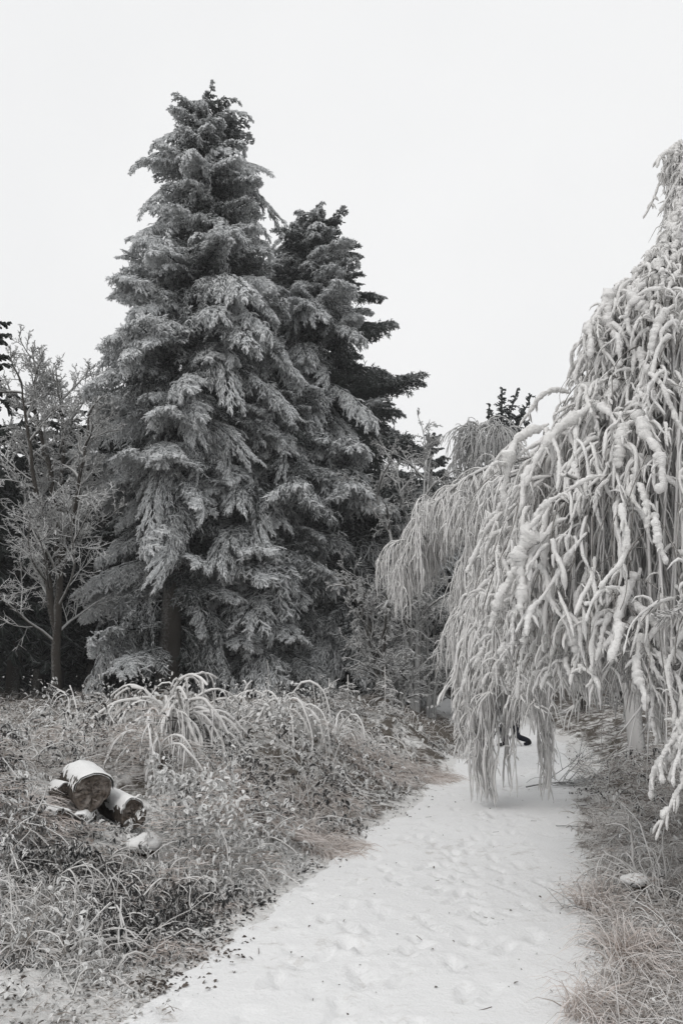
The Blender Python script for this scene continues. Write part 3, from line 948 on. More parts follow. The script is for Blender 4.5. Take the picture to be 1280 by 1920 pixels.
# the big one at the right edge
C1 = np.array([3.05, 6.35])
BASE1 = hz(*C1)
def prof_px(pts, Y, cx):
    out = []
    for px, py in pts:
        p = at(px, py, Y)
        out.append((p[2], max(0.05, cx - p[0])))
    return sorted(out)
prof_b1 = prof_px([(955, 1290), (948, 1150), (940, 1040), (950, 945), (988, 872), (1036, 808), (1078, 745), (1088, 690), (1112, 625), (1140, 572), (1188, 522), (1232, 478), (1266, 415), (1292, 345), (1328, 298), (1385, 268)], C1[1], C1[0])
def zf1(th):
    # fringe height: high over the path, low on the side by the bank
    return np.interp(np.degrees(th), [185, 203, 217, 226, 231, 240, 300], [2.0, 1.75, 1.42, 1.22, 1.0, 0.9, 0.85])

def upsample(P, n):
    """finer copies of coarse crooked curves, corners just rounded"""
    N, m, _ = P.shape
    s_ = np.broadcast_to(np.linspace(0, 1, n)[None], (N, n))
    Q, _t = interp(P, s_)
    for _ in range(3):
        Q[:, 1:-1] = (Q[:, :-2] + 2 * Q[:, 1:-1] + Q[:, 2:]) / 4
    return Q

def bell_grow(rng, N, c, prof, th, zlo, zhi, fr, ln, zf, out, tang, up, grav, m=9, n=52, wob=0.16, pw=1.0):
    """crooked branches that start on the bell, reach out and bow down"""
    pf = np.array(prof)
    z0 = zlo + (zhi - zlo) * rng.random(N) ** pw
    r0 = np.interp(z0, pf[:, 0], pf[:, 1]) * rng.uniform(*fr, N) * (1 + 0.26 * (vnoise(th * 4.4, z0 * 1.7, 23) - 0.5))
    pos = np.stack([c[0] + r0 * np.cos(th), c[1] + r0 * np.sin(th), z0], -1)
    er = np.stack([np.cos(th), np.sin(th), 0 * th], -1)
    et = np.stack([-np.sin(th), np.cos(th), 0 * th], -1)
    d = er * (out * rng.uniform(0.4, 1.3, N))[:, None] + et * (tang * rng.normal(0, 1, N))[:, None]
    d[:, 2] += up + rng.normal(0, 0.15, N)
    L = np.minimum(rng.uniform(*ln, N) * np.clip(r0 / 1.3, 0.35, 1), np.maximum(0.16, (z0 - zf(th)) * rng.uniform(0.8, 1.15, N)))
    return upsample(grow(pos, d, L, m, rng, grav=grav, wob=wob), n)

def birch_big():
    rng = np.random.default_rng(404)
    root = empty('weeping_birch', (0, 0, 0), 'big weeping birch at the right edge, hung with thick white rime', 'tree')
    s = np.linspace(0, 1, 16)
    top = prof_b1[-1][0]
    pts = np.stack([C1[0] + 0.1 * np.sin(s * 4) * s, C1[1] + 0.06 * np.cos(s * 5) * s, BASE1 - 0.2 + (top - 0.15 - BASE1) * s], -1)
    trunk_mesh(pts, 0.13 * (1 - s) ** 0.8 + 0.02, None, 12, 2).build('trunk', M['strand'], root)
    limbs_of(root, rng, C1, BASE1, prof_b1, 60)
    rad = math.radians
    # thin strands inside the bell
    mb = MB()
    N = 1300
    th = rng.uniform(rad(110), rad(246), N)
    P = bell_paths(rng, N, C1, prof_b1, th, 1.7, (0.50, 0.95), (0.7, 2.4), 11, 0.08, 0.06, zf1)
    strands(mb, rng, P, 0.010, 0.006, 3)
    K = fork(rng, P, 3, 4, (0.12, 0.45), 0.03, 0.35)
    strands(mb, rng, K, 0.007, 0.005, 3)
    th = rng.uniform(0, rad(150), 260)
    P = bell_paths(rng, 260, C1, prof_b1, th, 2.2, (0.7, 1.0), (0.8, 2.4), 14, 0.10, 0.045, lambda a: np.full(len(a), 1.3))
    strands(mb, rng, P, 0.016, 0.012, 4)
    th = rng.uniform(rad(250), rad(360), 200)
    P = bell_paths(rng, 200, C1, prof_b1, th, 1.6, (0.7, 1.0), (0.8, 2.4), 14, 0.10, 0.045, zf1)
    strands(mb, rng, P, 0.018, 0.012, 4)
    tag(mb.build('hanging_twigs', M['strand'], root), 'thin grey hanging twigs inside the crown', kind='stuff')
    # thick rime fingers on the side towards path and camera
    ztop = prof_b1[-1][0]
    A = bell_grow(rng, 54, C1, prof_b1, rng.uniform(rad(168), rad(236), 54), 2.2, ztop, (0.64, 0.84), (0.3, 0.75), zf1, 0.6, 0.6, 0.35, -3.4, wob=0.24)
    th = np.where(rng.random(126) < 0.88, rng.uniform(rad(158), rad(226), 126), rng.uniform(rad(224), rad(240), 126))
    B = bell_grow(rng, 126, C1, prof_b1, th, 1.75, ztop - 0.5, (0.93, 1.05), (0.3, 0.9), zf1, 0.35, 0.5, -0.25, -2.4, wob=0.24, pw=1.1)
    th = rng.uniform(rad(226), rad(240), 24)
    C = bell_grow(rng, 24, C1, prof_b1, th, 1.2, 2.2, (0.80, 0.98), (0.35, 0.8), zf1, 0.2, 0.35, -0.4, -2.4, wob=0.17)
    G = np.concatenate([A, B, C])
    finger_objects(rng, G, np.concatenate([0.013 + 0.026 * rng.random(180) ** 1.5, rng.uniform(0.010, 0.020, 24)]), root, 9)
    K = upsample(fork(rng, G[rng.permutation(len(G))[:92]], 1, 7, (0.18, 0.55), 0.04, 0.55), 32)
    finger_objects(rng, K, rng.uniform(0.011, 0.021, len(K)), root, 7)
    # bare dark twigs showing between the rime
    mb = MB()
    th = rng.uniform(rad(150), rad(240), 260)
    P = bell_grow(rng, 260, C1, prof_b1, th, 1.7, ztop - 0.4, (0.85, 1.04), (0.3, 1.1), zf1, 0.25, 0.45, -0.3, -2.4, n=16, wob=0.14)
    strands(mb, rng, P, 0.0042, 0.0024, 4)
    tag(mb.build('bare_twigs', M['bare_twig'], root), kind='stuff')
    # smaller ones fill between, too many to tell apart
    mb = MB()
    N = 980
    th = np.where(rng.random(N) < 0.88, rng.uniform(rad(140), rad(224), N), rng.uniform(rad(224), rad(242), N))
    P = bell_grow(rng, N, C1, prof_b1, th, 1.6, ztop, (0.82, 1.0), (0.2, 0.65), zf1, 0.5, 0.6, 0.0, -2.8, m=7, n=16, wob=0.26)
    kp = vnoise(th * 4.4, (P[:, 0, 2]) * 1.7, 23) > 0.30 * rng.random(N) + 0.05       # gaps between the drooping clumps
    P = P[kp]; N = len(P)
    V, fr, V2, n, k = rime_fingers(rng, P, rng.uniform(0.009, 0.020, N), 5)
    mb.add(V, quads_for(N, n, k), 0.25 + 0.75 * fr, rep(rng.random(N), n * k))
    K = fork(rng, P, 3, 5, (0.06, 0.24), 0.05, 0.6)
    V, fr, V2, n, k = rime_fingers(rng, K, rng.uniform(0.006, 0.012, len(K)), 4)
    mb.add(V, quads_for(len(K), n, k), 0.25 + 0.75 * fr, rep(rng.random(len(K)), n * k))
    tag(mb.build('rimed_twigs', M['rime'], root), kind='stuff')
birch_big()

# the next birch down the path, its curtain touching the snow
C2 = np.array([4.6, 10.8])
BASE2 = hz(*C2)
prof_b2 = prof_px([(868, 1500), (862, 1330), (866, 1240), (880, 1150), (905, 1060), (960, 980), (1040, 920), (1120, 880), (1180, 850)], C2[1], C2[0])
def zf2(th):
    d = np.abs(((np.asarray(th) - math.radians(183) + math.pi) % (2 * math.pi)) - math.pi)
    return np.interp(d, [0, 0.08, 0.15, 0.3, 0.55, 1.2], [0.05, 0.12, 0.55, 0.7, 0.95, 1.1])

def birch_second():
    rng = np.random.default_rng(505)
    root = empty('weeping_birch', (0, 0, 0), 'weeping birch behind the big one, twig curtain touching the snowy path', 'tree')
    s = np.linspace(0, 1, 14)
    top = prof_b2[-1][0]
    pts = np.stack([C2[0] + 0.1 * np.sin(s * 4) * s, C2[1] + 0 * s, BASE2 - 0.2 + (top - BASE2) * s], -1)
    trunk_mesh(pts, 0.12 * (1 - s) ** 0.8 + 0.02, None, 10, 4).build('trunk', M['strand'], root)
    limbs_of(root, rng, C2, BASE2, prof_b2, 40, r=(0.03, 0.016), low=2.0)
    mb = MB()
    N = 700
    th = np.where(rng.random(N) < 0.45, rng.normal(math.radians(192), 0.40, N), rng.uniform(math.radians(140), math.radians(290), N))
    P = bell_paths(rng, N, C2, prof_b2, th, 1.3, (0.80, 1.03), (0.5, 1.5), 12, 0.13, 0.05, lambda a: zf2(a) + 0.62, 0.8)
    strands(mb, rng, P, 0.016, 0.010, 3)
    K = fork(rng, P, 4, 5, (0.12, 0.42), 0.03, 0.45)
    strands(mb, rng, K, 0.011, 0.008, 3)
    # tufts that trail to the ground
    for px, w_, npx, bot in ((893, 19, 34, 0.02), (906, 8, 16, 0.03), (950, 5, 6, 0.10), (1012, 9, 22, 0.03), (872, 14, 20, 0.45), (958, 16, 10, 1.15), (990, 16, 10, 1.1)):
        Y = 10.3 if bot < 0.2 else 10.6
        x = (px + rng.normal(0, w_ * 0.6, npx) - 640) / FPX * (Y * CA)
        y = Y + rng.normal(0, 0.14, npx)
        z0 = rng.uniform(0.95, 1.9, npx)
        gz = height(x, y)
        ze = gz + bot + np.abs(rng.normal(0, 0.22, npx))
        t = np.linspace(0, 1, 18)[None]
        wx, wy = smooth_rand(rng, (npx, 18), (7, 5)) * 0.035, smooth_rand(rng, (npx, 18), (7, 5)) * 0.035
        P = np.stack([x[:, None] + wx, y[:, None] + wy, z0[:, None] + (ze - z0)[:, None] * t], -1)
        strands(mb, rng, P, 0.011, 0.008, 4)
        K = fork(rng, P, 8, 4, (0.05, 0.22), 0.05, 0.5)
        K[..., 2] = np.maximum(K[..., 2], height(K[..., 0], K[..., 1]) + 0.012)
        strands(mb, rng, K, 0.010, 0.007, 3)
    tag(mb.build('hanging_twigs', M['pale_strand'], root), kind='stuff')
    N = 70
    th = rng.uniform(math.radians(168), math.radians(232), N)
    P = bell_paths(rng, N, C2, prof_b2, th, 1.5, (0.93, 1.06), (0.35, 1.0), 28, 0.22, 0.05, lambda a: zf2(a) + 0.7, 0.8)
    finger_objects(rng, P, rng.uniform(0.014, 0.024, N), root, 7)
birch_second()

# third birch: a long limb arching out over the clearing
def birch_third():
    rng = np.random.default_rng(606)
    Y = 14.5
    root = empty('weeping_birch', (0, 0, 0), 'weeping birch with a long bare-topped limb arching left towards the firs', 'tree')
    tb = at(1190, 1330, Y + .4); tb[2] = hz(tb[0], tb[1])
    s = np.linspace(0, 1, 14)
    ttop = at(1120, 840, Y + .2)
    pts = tb[None] * (1 - s)[:, None] + ttop[None] * s[:, None]
    pts[0, 2] -= 0.2
    trunk_mesh(pts, 0.13 * (1 - s) ** 0.8 + 0.03, None, 10, 5).build('trunk', M['strand'], root)
    limb_px = [[(1120, 840), (1040, 850), (945, 862), (885, 888), (840, 920), (798, 962), (772, 1000), (762, 1030)],
               [(1100, 870), (1000, 880), (930, 895), (905, 940), (893, 1010), (885, 1065), (876, 1105), (868, 1140)],
               [(1110, 860), (1010, 870), (930, 880), (860, 915), (815, 965), (790, 1010)],
               [(1110, 900), (1000, 960), (940, 1040), (912, 1090), (898, 1130), (890, 1160)]]
    mb = MB()
    for j, pl in enumerate(limb_px):
        P = np.array([at(px, py, Y + (0, -0.7, 0.6, -0.4)[j] + 0.25 * math.sin(i * 1.3 + j)) for i, (px, py) in enumerate(pl)])
        t, tt = np.linspace(0, 1, len(P)), np.linspace(0, 1, 24)
        Q = np.stack([np.interp(tt, t, P[:, a]) for a in range(3)], -1)
        for _ in range(3): Q[1:-1] = (Q[:-2] + 2 * Q[1:-1] + Q[2:]) / 4
        V, F, fr = tubes(Q[None], taper(1, 24, 0.05, 0.016), 7, w=(0, -0.2, 1))
        MB().add(V, F, fr, 0.4).build('limb', M['strand'], root)
        m = 46
        s_ = 0.25 + 0.75 * (np.arange(m) + rng.random(m)) / m
        pos, tan = interp(Q[None], s_[None])
        d = tan[0] * 0.5 + rng.normal(0, 0.45, (m, 3)); d[:, 2] += 0.1
        side = grow(pos[0], d, rng.uniform(0.3, 0.75, m), 8, rng, grav=-1.6, wob=0.14)
        strands(mb, rng, side, 0.016, 0.010, 4)
        hang = spawn(side, 11, 0.1, 1.0, 0.9, math.radians(40), 7, rng, grav=-4.5, wob=0.13, fall=0.2, L=(1.05, 1.2, 0.85, 0.95)[j])
        strands(mb, rng, hang, 0.010, 0.007, 3)
        K = fork(rng, hang, 4, 3, (0.08, 0.3), 0.045, 0.45)
        strands(mb, rng, K, 0.009, 0.006, 3)
    tag(mb.build('hanging_twigs', M['pale_strand'], root), kind='stuff')
birch_third()

# far birch over the path's end
def birch_far():
    rng = np.random.default_rng(707)
    Y = 24.0
    root = empty('weeping_birch', (0, 0, 0), 'far pale weeping birch with a drooping mop of twigs before the pointed spruce', 'tree')
    tb = at(935, 1320, Y); tb[2] = hz(tb[0], Y)
    tp = at(913, 822, Y)
    s = np.linspace(0, 1, 14)
    pts = tb[None] * (1 - s)[:, None] + tp[None] * s[:, None]
    trunk_mesh(pts, 0.14 * (1 - s) + 0.03, None, 9, 6).build('trunk', M['far_twig'], root)
    mb = MB()
    for px, py, ex, ey in ((915, 800, 866, 790), (915, 800, 885, 778), (918, 800, 915, 778), (920, 810, 945, 785), (925, 830, 965, 815), (912, 815, 872, 808), (915, 840, 876, 845), (925, 850, 960, 845), (915, 815, 900, 785)):
        a, e = at(px, py + 32, Y), at(ex - 6, ey + 24, Y + rng.uniform(-0.8, 0.8))
        t = np.linspace(0, 1, 10)[:, None]
        Q = a * (1 - t) + e * t; Q[:, 2] += 0.35 * np.sin(t[:, 0] * 2.6)
        V, F, fr = tubes(Q[None], taper(1, 10, 0.05, 0.02), 5); mb.add(V, F, fr, .4)
        pos, tan = interp(Q[None], rng.uniform(0.2, 1, (1, 26)))
        d = tan[0] * 0.4 + rng.normal(0, 0.4, (26, 3))
        H_ = grow(pos[0], d, rng.uniform(0.8, 1.7, 26), 7, rng, grav=-3.0, wob=0.07)
        strands(mb, rng, H_, 0.018, 0.012, 3)
        K = fork(rng, H_, 4, 4, (0.15, 0.55), 0.03, 0.3)
        strands(mb, rng, K, 0.014, 0.010, 3)
    mb.build('crown', M['far_twig'], root)
birch_far()

# rimed pine boughs reaching in at the right edge
def edge_pine():
    rng = np.random.default_rng(808)
    Y = 4.9
    b = at(1400, 1500, Y); b[2] = hz(b[0], Y)
    root = empty('young_pine', tuple(b), 'young pine at the right edge, one rimed bough reaching into view', 'tree')
    s = np.linspace(0, 1, 10)
    trunk_mesh(np.stack([0 * s, 0 * s, 2.3 * s - 0.1], -1), 0.04 * (1 - s) + 0.01, None, 8, 8).build('trunk', M['bark'], root)
    for i, (px, py, dy) in enumerate(((1238, 1160, -0.1), (1262, 1230, 0.15), (1250, 1120, 0.5), (1300, 1050, -0.4), (1340, 1200, -0.6), (1500, 1100, 0.2), (1520, 1250, -0.2))):
        e = at(px, py, Y + dy) - b
        a = np.array([0, 0, max(0.35, e[2] - 0.25 - 0.1 * i)]) if i < 3 else np.array([0, 0, e[2] - 0.2])
        if i in (0,): a = np.array([0, 0, e[2] + 0.22])
        t = np.linspace(0, 1, 8)[:, None]
        ax = (a * (1 - t) + e * t)[None]
        mb = MB()
        V, F, fr = tubes(ax, taper(1, 8, 0.016, 0.008), 5); mb.add(V, F, fr, .5)
        nd = spawn(ax, 200, 0.1, 1.0, 0.0, math.radians(42), 3, rng, wob=0.05, fall=0.2, L=1.0) if False else None
        pos, tan = interp(ax, rng.uniform(0.1, 1.0, (1, 260)))
        d = tan[0] * 0.8 + rng.normal(0, 0.5, (260, 3))
        N_ = grow(pos[0], d, rng.uniform(0.04, 0.08, 260), 3, rng, grav=-0.4, wob=0.05)
        V, F, fr = tubes(N_, np.array([[0.8, 1.0, 0.5]]) * 0.0055 * rng.uniform(.7, 1.3, (260, 1)), 3); mb.add(V, F, 0.3 + 0.7 * fr, rep(rng.random(260), 9))
        mb.build('bough', M['strand'], root)
edge_pine()

# ------------------------------------------------------------------ undergrowth
def scatter_pts(rng, N, side, y0, y1, wmax, bias=1.0):
    """points beside the path, even in the picture rather than on the ground"""
    u = rng.random(N) ** bias
    y = 1.0 / (1 / y0 + (1 / y1 - 1 / y0) * u)
    if side < 0:
        xe = xl(y); xm = np.maximum(-0.46 * y - 0.6, xe - wmax)
        x = xe - (xe - xm) * rng.random(N)
    else:
        xe = xr(y); xm = np.minimum(0.46 * y + 0.6, xe + wmax)
        x = xe + np.maximum(xm - xe, 0.05) * rng.random(N)
    return x, y

def logs_clear(x, y):
    """0 on the log pile, low just in front of it, 1 elsewhere"""
    on = (x > -2.75) & (x < -1.6) & (y > 6.55) & (y < 8.1)
    fr_ = (x > -2.6) & (x < -1.2) & (y > 4.9) & (y <= 6.55)
    return np.where(on, 0.10, np.where(fr_, 0.45, 1.0))

def mound(x, y):
    """how high the tangle stands above the ground"""
    dl, dr = xl(y) - x, x - xr(y)
    e = np.maximum(dl, dr)
    n = 0.6 * fnoise(x * 1.3, y * 1.3, 71, 3) + 0.4 * vnoise(x * 4.2, y * 4.2, 75)
    near = np.interp(y, [3.6, 5.5, 7], [0.15, 0.75, 1.0])
    return (0.04 + 0.72 * sstep(0.34, 0.72, n)) * sstep(-0.05, 0.75, e) * near * logs_clear(x, y)

LEAF_V = np.array([(0, 0, 0), (0.35, 0.26, 0.05), (0.35, -0.26, 0.05), (0.45, 0, -0.03), (0.78, 0.17, 0.0), (0.78, -0.17, 0.0), (1.0, 0, -0.10)], float)
LEAF_F = np.array([(0, 3, 1), (0, 2, 3), (1, 3, 4), (3, 2, 5), (3, 6, 4), (3, 5, 6)])
LEAF_FR = np.array([0.5, 0.95, 0.95, 0.25, 0.9, 0.9, 0.95])

def put_leaves(mb, rng, pos, size, droop):
    N = len(pos)
    az = rng.random(N) * 6.283
    pt = droop + rng.normal(0, 0.35, N)
    rl = rng.normal(0, 0.55, N)
    cz, sz, cy, sy, cx, sx = np.cos(az), np.sin(az), np.cos(pt), np.sin(pt), np.cos(rl), np.sin(rl)
    V = LEAF_V[None] * size[:, None, None]
    curl = rng.uniform(0.2, 1.6, N)
    V = V.copy(); V[:, :, 2] += -(LEAF_V[None, :, 0] ** 2) * 0.25 * size[:, None] * curl[:, None] + np.abs(LEAF_V[None, :, 1]) * size[:, None] * rng.uniform(-0.6, 1.0, N)[:, None]
    x, y, z = V[..., 0], V[..., 1], V[..., 2]
    y, z = y * cx[:, None] - z * sx[:, None], y * sx[:, None] + z * cx[:, None]
    x, z = x * cy[:, None] + z * sy[:, None], -x * sy[:, None] + z * cy[:, None]
    x, y = x * cz[:, None] - y * sz[:, None], x * sz[:, None] + y * cz[:, None]
    W = np.stack([x, y, z], -1) + pos[:, None]
    F = (LEAF_F[None] + (np.arange(N) * 7)[:, None, None]).reshape(-1, 3)
    patch = np.interp(fnoise(pos[:, 0] * 1.5, pos[:, 1] * 1.5, 171, 3), [0.3, 0.7], [-0.36, 0.34])[:, None]
    fr = np.clip(LEAF_FR[None] * rng.uniform(0.55, 1.15, (N, 1)) + patch, 0, 1)
    mb.add(W.reshape(-1, 3), F, fr, rep(rng.random(N), 7))

def grassiness(x, y):
    return fnoise(x * 0.55, y * 0.55, 91, 3)

def bramble():
    rng = np.random.default_rng(11)
    mb = MB()
    N = 46000
    x, y = scatter_pts(rng, N, -1, 3.4, 21, 30)
    dl = xl(y) - x
    g_ = grassiness(x, y)
    p = np.interp(g_, [0.52, 0.66], [1.0, 0.25]) * np.maximum(np.interp(dl, [0, 0.4, 1.0], [0.3, 0.75, 1.0]), np.interp(y, [8, 10], [0, 0.9]) * (dl > 0.1)) * np.interp(y, [3.4, 4.6, 6, 15, 20], [0.08, 0.22, 1, 1, 0.25])
    p *= np.where((y > 13) & (x < -2.2), 0.25, 1.0) * np.where(logs_clear(x, y) < 0.2, 0.45, 1.0) * np.interp(fnoise(x * 2.3, y * 2.3, 141, 2), [0.3, 0.5], [0.25, 1.0])
    k_ = rng.random(N) < p
    x, y = x[k_], y[k_]
    z = height(x, y) + 0.01 + mound(x, y) * rng.random(len(x)) ** 0.35
    put_leaves(mb, rng, np.stack([x, y, z], -1), rng.uniform(0.035, 0.095, len(x)) * np.interp(y, [3, 4.5, 7, 20], [0.40, 0.5, 0.85, 1.3]), 0.35)
    # canes with drooping leaves all along them
    cn = MB()
    for side, NC, y0, y1, wm in ((-1, 3600, 4.6, 17, 12), (1, 700, 3.6, 15, 8)):
        cx_, cy_ = scatter_pts(rng, NC, side, y0, y1, wm)
        e = (xl(cy_) - cx_) if side < 0 else (cx_ - xr(cy_))
        q_ = np.interp(grassiness(cx_, cy_), [0.52, 0.68], [1.0, 0.35]) * (e > 0.3) * np.where((cy_ > 13) & (cx_ < -2.2), 0.3, 1.0) * np.where(logs_clear(cx_, cy_) < 0.2, 0.25, 1.0)
        kk = rng.random(NC) < q_
        cx_, cy_ = cx_[kk], cy_[kk]
        nc = len(cx_)
        cz_ = height(cx_, cy_)
        d = rng.normal(0, 0.75, (nc, 3)); d[:, 2] = 1.0
        Lc = rng.uniform(0.22, 0.62, nc) * (0.55 + 1.0 * np.clip(mound(cx_, cy_) / 0.5, 0, 1.2)) * np.interp(cy_, [4.6, 6.5], [0.6, 1.0])
        P = grow(np.stack([cx_, cy_, cz_], -1), d, Lc, 6, rng, grav=rng.uniform(-3.6, -1.4, nc), wob=0.13)
        P[..., 2] = np.maximum(P[..., 2], height(P[..., 0], P[..., 1]) + 0.012)
        rr = rng.uniform(0.0025, 0.0055, nc) * np.interp(cy_, [4, 14], [1, 1.7])
        V, F, fr = tubes(P, np.repeat(rr[:, None], 6, 1), 3, w=(-0.4, -0.3, 0.9))
        cn.add(V, F, 0.1 + 0.8 * fr, rep(rng.random(nc), 18))
        m_ = 13
        sp_, _t = interp(P, rng.uniform(0.18, 1.0, (nc, m_)))
        LP = sp_.reshape(-1, 3) + rng.normal(0, 0.012, (nc * m_, 3))
        put_leaves(mb, rng, LP, rng.uniform(0.032, 0.085, nc * m_) * np.interp(LP[:, 1], [3, 5, 7, 20], [0.45, 0.6, 0.85, 1.3]), 0.75)
    tag(cn.build('bramble_canes', M['stalk']), 'thin frosted bramble canes running through the leaves', 'undergrowth', kind='stuff')
    # right bank
    N = 9000
    x, y = scatter_pts(rng, N, 1, 3.2, 20, 12)
    k_ = rng.random(N) < np.interp(fnoise(x, y, 97, 2), [0.4, 0.62], [0.8, 0.12])
    x, y = x[k_], y[k_]
    z = height(x, y) + 0.01 + 0.7 * mound(x, y) * np.sqrt(rng.random(len(x)))
    put_leaves(mb, rng, np.stack([x, y, z], -1), rng.uniform(0.025, 0.055, len(x)), 0.35)
    tag(mb.build('bramble_leaves', M['leaf'], smooth=False), 'tangle of dark curled bramble leaves edged with frost', 'undergrowth', kind='stuff')
bramble()

def blades(mb, rng, x, y, z, L, lean, n=4, width=0.005, grav=-1.2, wob=0.10, dirv=None):
    N = len(x)
    d = rng.normal(0, 1, (N, 3)) * np.array([1, 1, 0]) * lean.reshape(-1, 1)
    if dirv is not None: d = d + dirv
    d[:, 2] += 1.0
    P = grow(np.stack([x, y, z], -1), d, L, n, rng, grav=grav, wob=wob)
    P[..., 2] = np.maximum(P[..., 2], z[:, None] + 0.004 - 0.02 * (P[..., 2] < 0))
    T = norm(np.gradient(P, axis=1))
    S = norm(np.cross(T, norm(rng.normal(0, 1, (N, 1, 3)) + np.array([0, -0.6, 0.3]))))
    w_ = width * rng.uniform(0.7, 1.5, (N, 1, 1)) * np.linspace(1.0, 0.35, n)[None, :, None]
    V = np.stack([P - S * w_ / 2, P + S * w_ / 2], 2).reshape(-1, 3)
    i = np.arange(n - 1) * 2
    q = np.stack([i, i + 1, i + 3, i + 2], -1)
    F = (q[None] + (np.arange(N) * n * 2)[:, None, None]).reshape(-1, 4)
    fr = np.broadcast_to(np.linspace(0.15, 0.85, n)[None, :, None] + rng.normal(0, 0.18, (N, 1, 1)), (N, n, 2))
    mb.add(V, F, fr.reshape(-1), rep(rng.random(N), n * 2))

def grass():
    rng = np.random.default_rng(13)
    mb = MB()
    def tufts(N, per, side, y0, y1, keep, Lr, lean, wmax=30, spread=0.07, wd=0.005, over=0.0):
        x, y = scatter_pts(rng, N, side, y0, y1, wmax)
        x = x - side * over * rng.random(N)
        k_ = rng.random(N) < keep(x, y) * np.where(logs_clear(x, y) < 0.2, 0.1, 1.0)
        x, y = x[k_], y[k_]
        n_ = len(x)
        X = (x[:, None] + rng.normal(0, spread, (n_, per))).ravel()
        Yy = (y[:, None] + rng.normal(0, spread, (n_, per))).ravel()
        lean_dir = np.repeat(np.stack([rng.normal(0.25, 0.5, n_), rng.normal(-0.25, 0.4, n_), 0 * x], -1), per, 0)
        Ls = np.repeat(rng.uniform(*Lr, n_), per) * rng.uniform(0.5, 1.2, n_ * per)
        Z = height(X, Yy) + 0.35 * mound(X, Yy) * rng.random(len(X))
        blades(mb, rng, X, Yy, Z, Ls, np.full(len(X), lean), dirv=lean_dir, width=wd * np.interp(Yy, [3, 20], [1.0, 2.4]).reshape(-1, 1, 1) if False else wd, grav=-1.6)
    gr = lambda x, y: np.interp(grassiness(x, y), [0.50, 0.64], [0.06, 1.0])
    tufts(1500, 15, -1, 4.7, 14, lambda x, y: gr(x, y) * np.interp(xl(y) - x, [0, 0.5], [0.35, 1]), (0.14, 0.40), 0.6, wd=0.0065)
    tufts(700, 14, -1, 11, 24, lambda x, y: np.where((x < -2.5) | (gr(x, y) > 0.5), 1.0, 0.3), (0.14, 0.32), 0.5, wd=0.010)
    tufts(1300, 18, 1, 3.0, 9, lambda x, y: np.interp(x - xr(y), [0, 0.3], [0.6, 1.0]), (0.12, 0.36), 0.55, 6, wd=0.0048)
    tufts(500, 14, 1, 8, 24, lambda x, y: np.full(len(x), 1.0), (0.14, 0.34), 0.5, 14, wd=0.009)
    def mats(N, per, side, y0, y1, wmax, th0):
        x, y = scatter_pts(rng, N, side, y0, y1, wmax)
        k_ = (fnoise(x * 1.1, y * 1.1, 191, 3) > th0) & (logs_clear(x, y) > 0.2)
        x, y = x[k_], y[k_]
        n_ = len(x)
        X = (x[:, None] + rng.normal(0, 0.075, (n_, per))).ravel()
        Yy = (y[:, None] + rng.normal(0, 0.075, (n_, per))).ravel()
        Z = height(X, Yy) + np.repeat(0.75 * mound(x, y) * rng.random(n_) ** 0.5, per) - 0.3 * ((X - np.repeat(x, per)) ** 2 + (Yy - np.repeat(y, per)) ** 2) / 0.1
        dv = np.repeat(rng.normal(0, 0.7, (n_, 3)) * np.array([1, 1, 0]), per, 0)
        blades(fz, rng, X, Yy, Z, rng.uniform(0.05, 0.16, len(X)), np.full(len(X), 0.8), n=3, dirv=dv, width=0.0042 * 1.2, grav=-1.8, wob=0.22)
    fz = MB()
    mats(1300, 34, -1, 4.9, 13, 9, 0.57)
    mats(400, 34, 1, 3.4, 10, 5, 0.54)
    tag(fz.build('matted_grass', M['tussock'], smooth=False), 'fuzzy pinkish mats of dead grass furred with frost', 'grass', kind='stuff')
    # sparse short blades at the edges of the trodden snow and at the near left corner
    tufts(420, 7, -1, 3.2, 10, lambda x, y: np.interp(xl(y) - x, [0, 0.15, 0.7, 0.9], [1, 1, 0.4, 0.2]), (0.04, 0.13), 0.9, 1.0, 0.05, over=0.22)
    tufts(260, 7, 1, 3.0, 10, lambda x, y: np.full(len(x), 0.8), (0.04, 0.12), 0.9, 0.5, 0.05, over=0.25)
    tufts(420, 7, -1, 2.9, 5.0, lambda x, y: np.interp(fnoise(x * 2, y * 2, 151, 2), [0.4, 0.6], [0.1, 1.0]), (0.04, 0.12), 1.2, 6.0, 0.06)
    # dim grass under the firs
    X = rng.uniform(-12, 4, 5000); Yy = rng.uniform(16, 24, 5000)
    k_ = (X < xl(Yy) - 0.2)
    X, Yy = X[k_], Yy[k_]
    blades(mb, rng, X, Yy, height(X, Yy), rng.uniform(0.12, 0.32, len(X)), np.full(len(X), 0.6), width=0.012, grav=-1.4)
    tag(mb.build('dry_grass', M['grass'], smooth=False), 'rimed pale dry grass growing on both banks of the path', 'grass', kind='stuff')
grass()

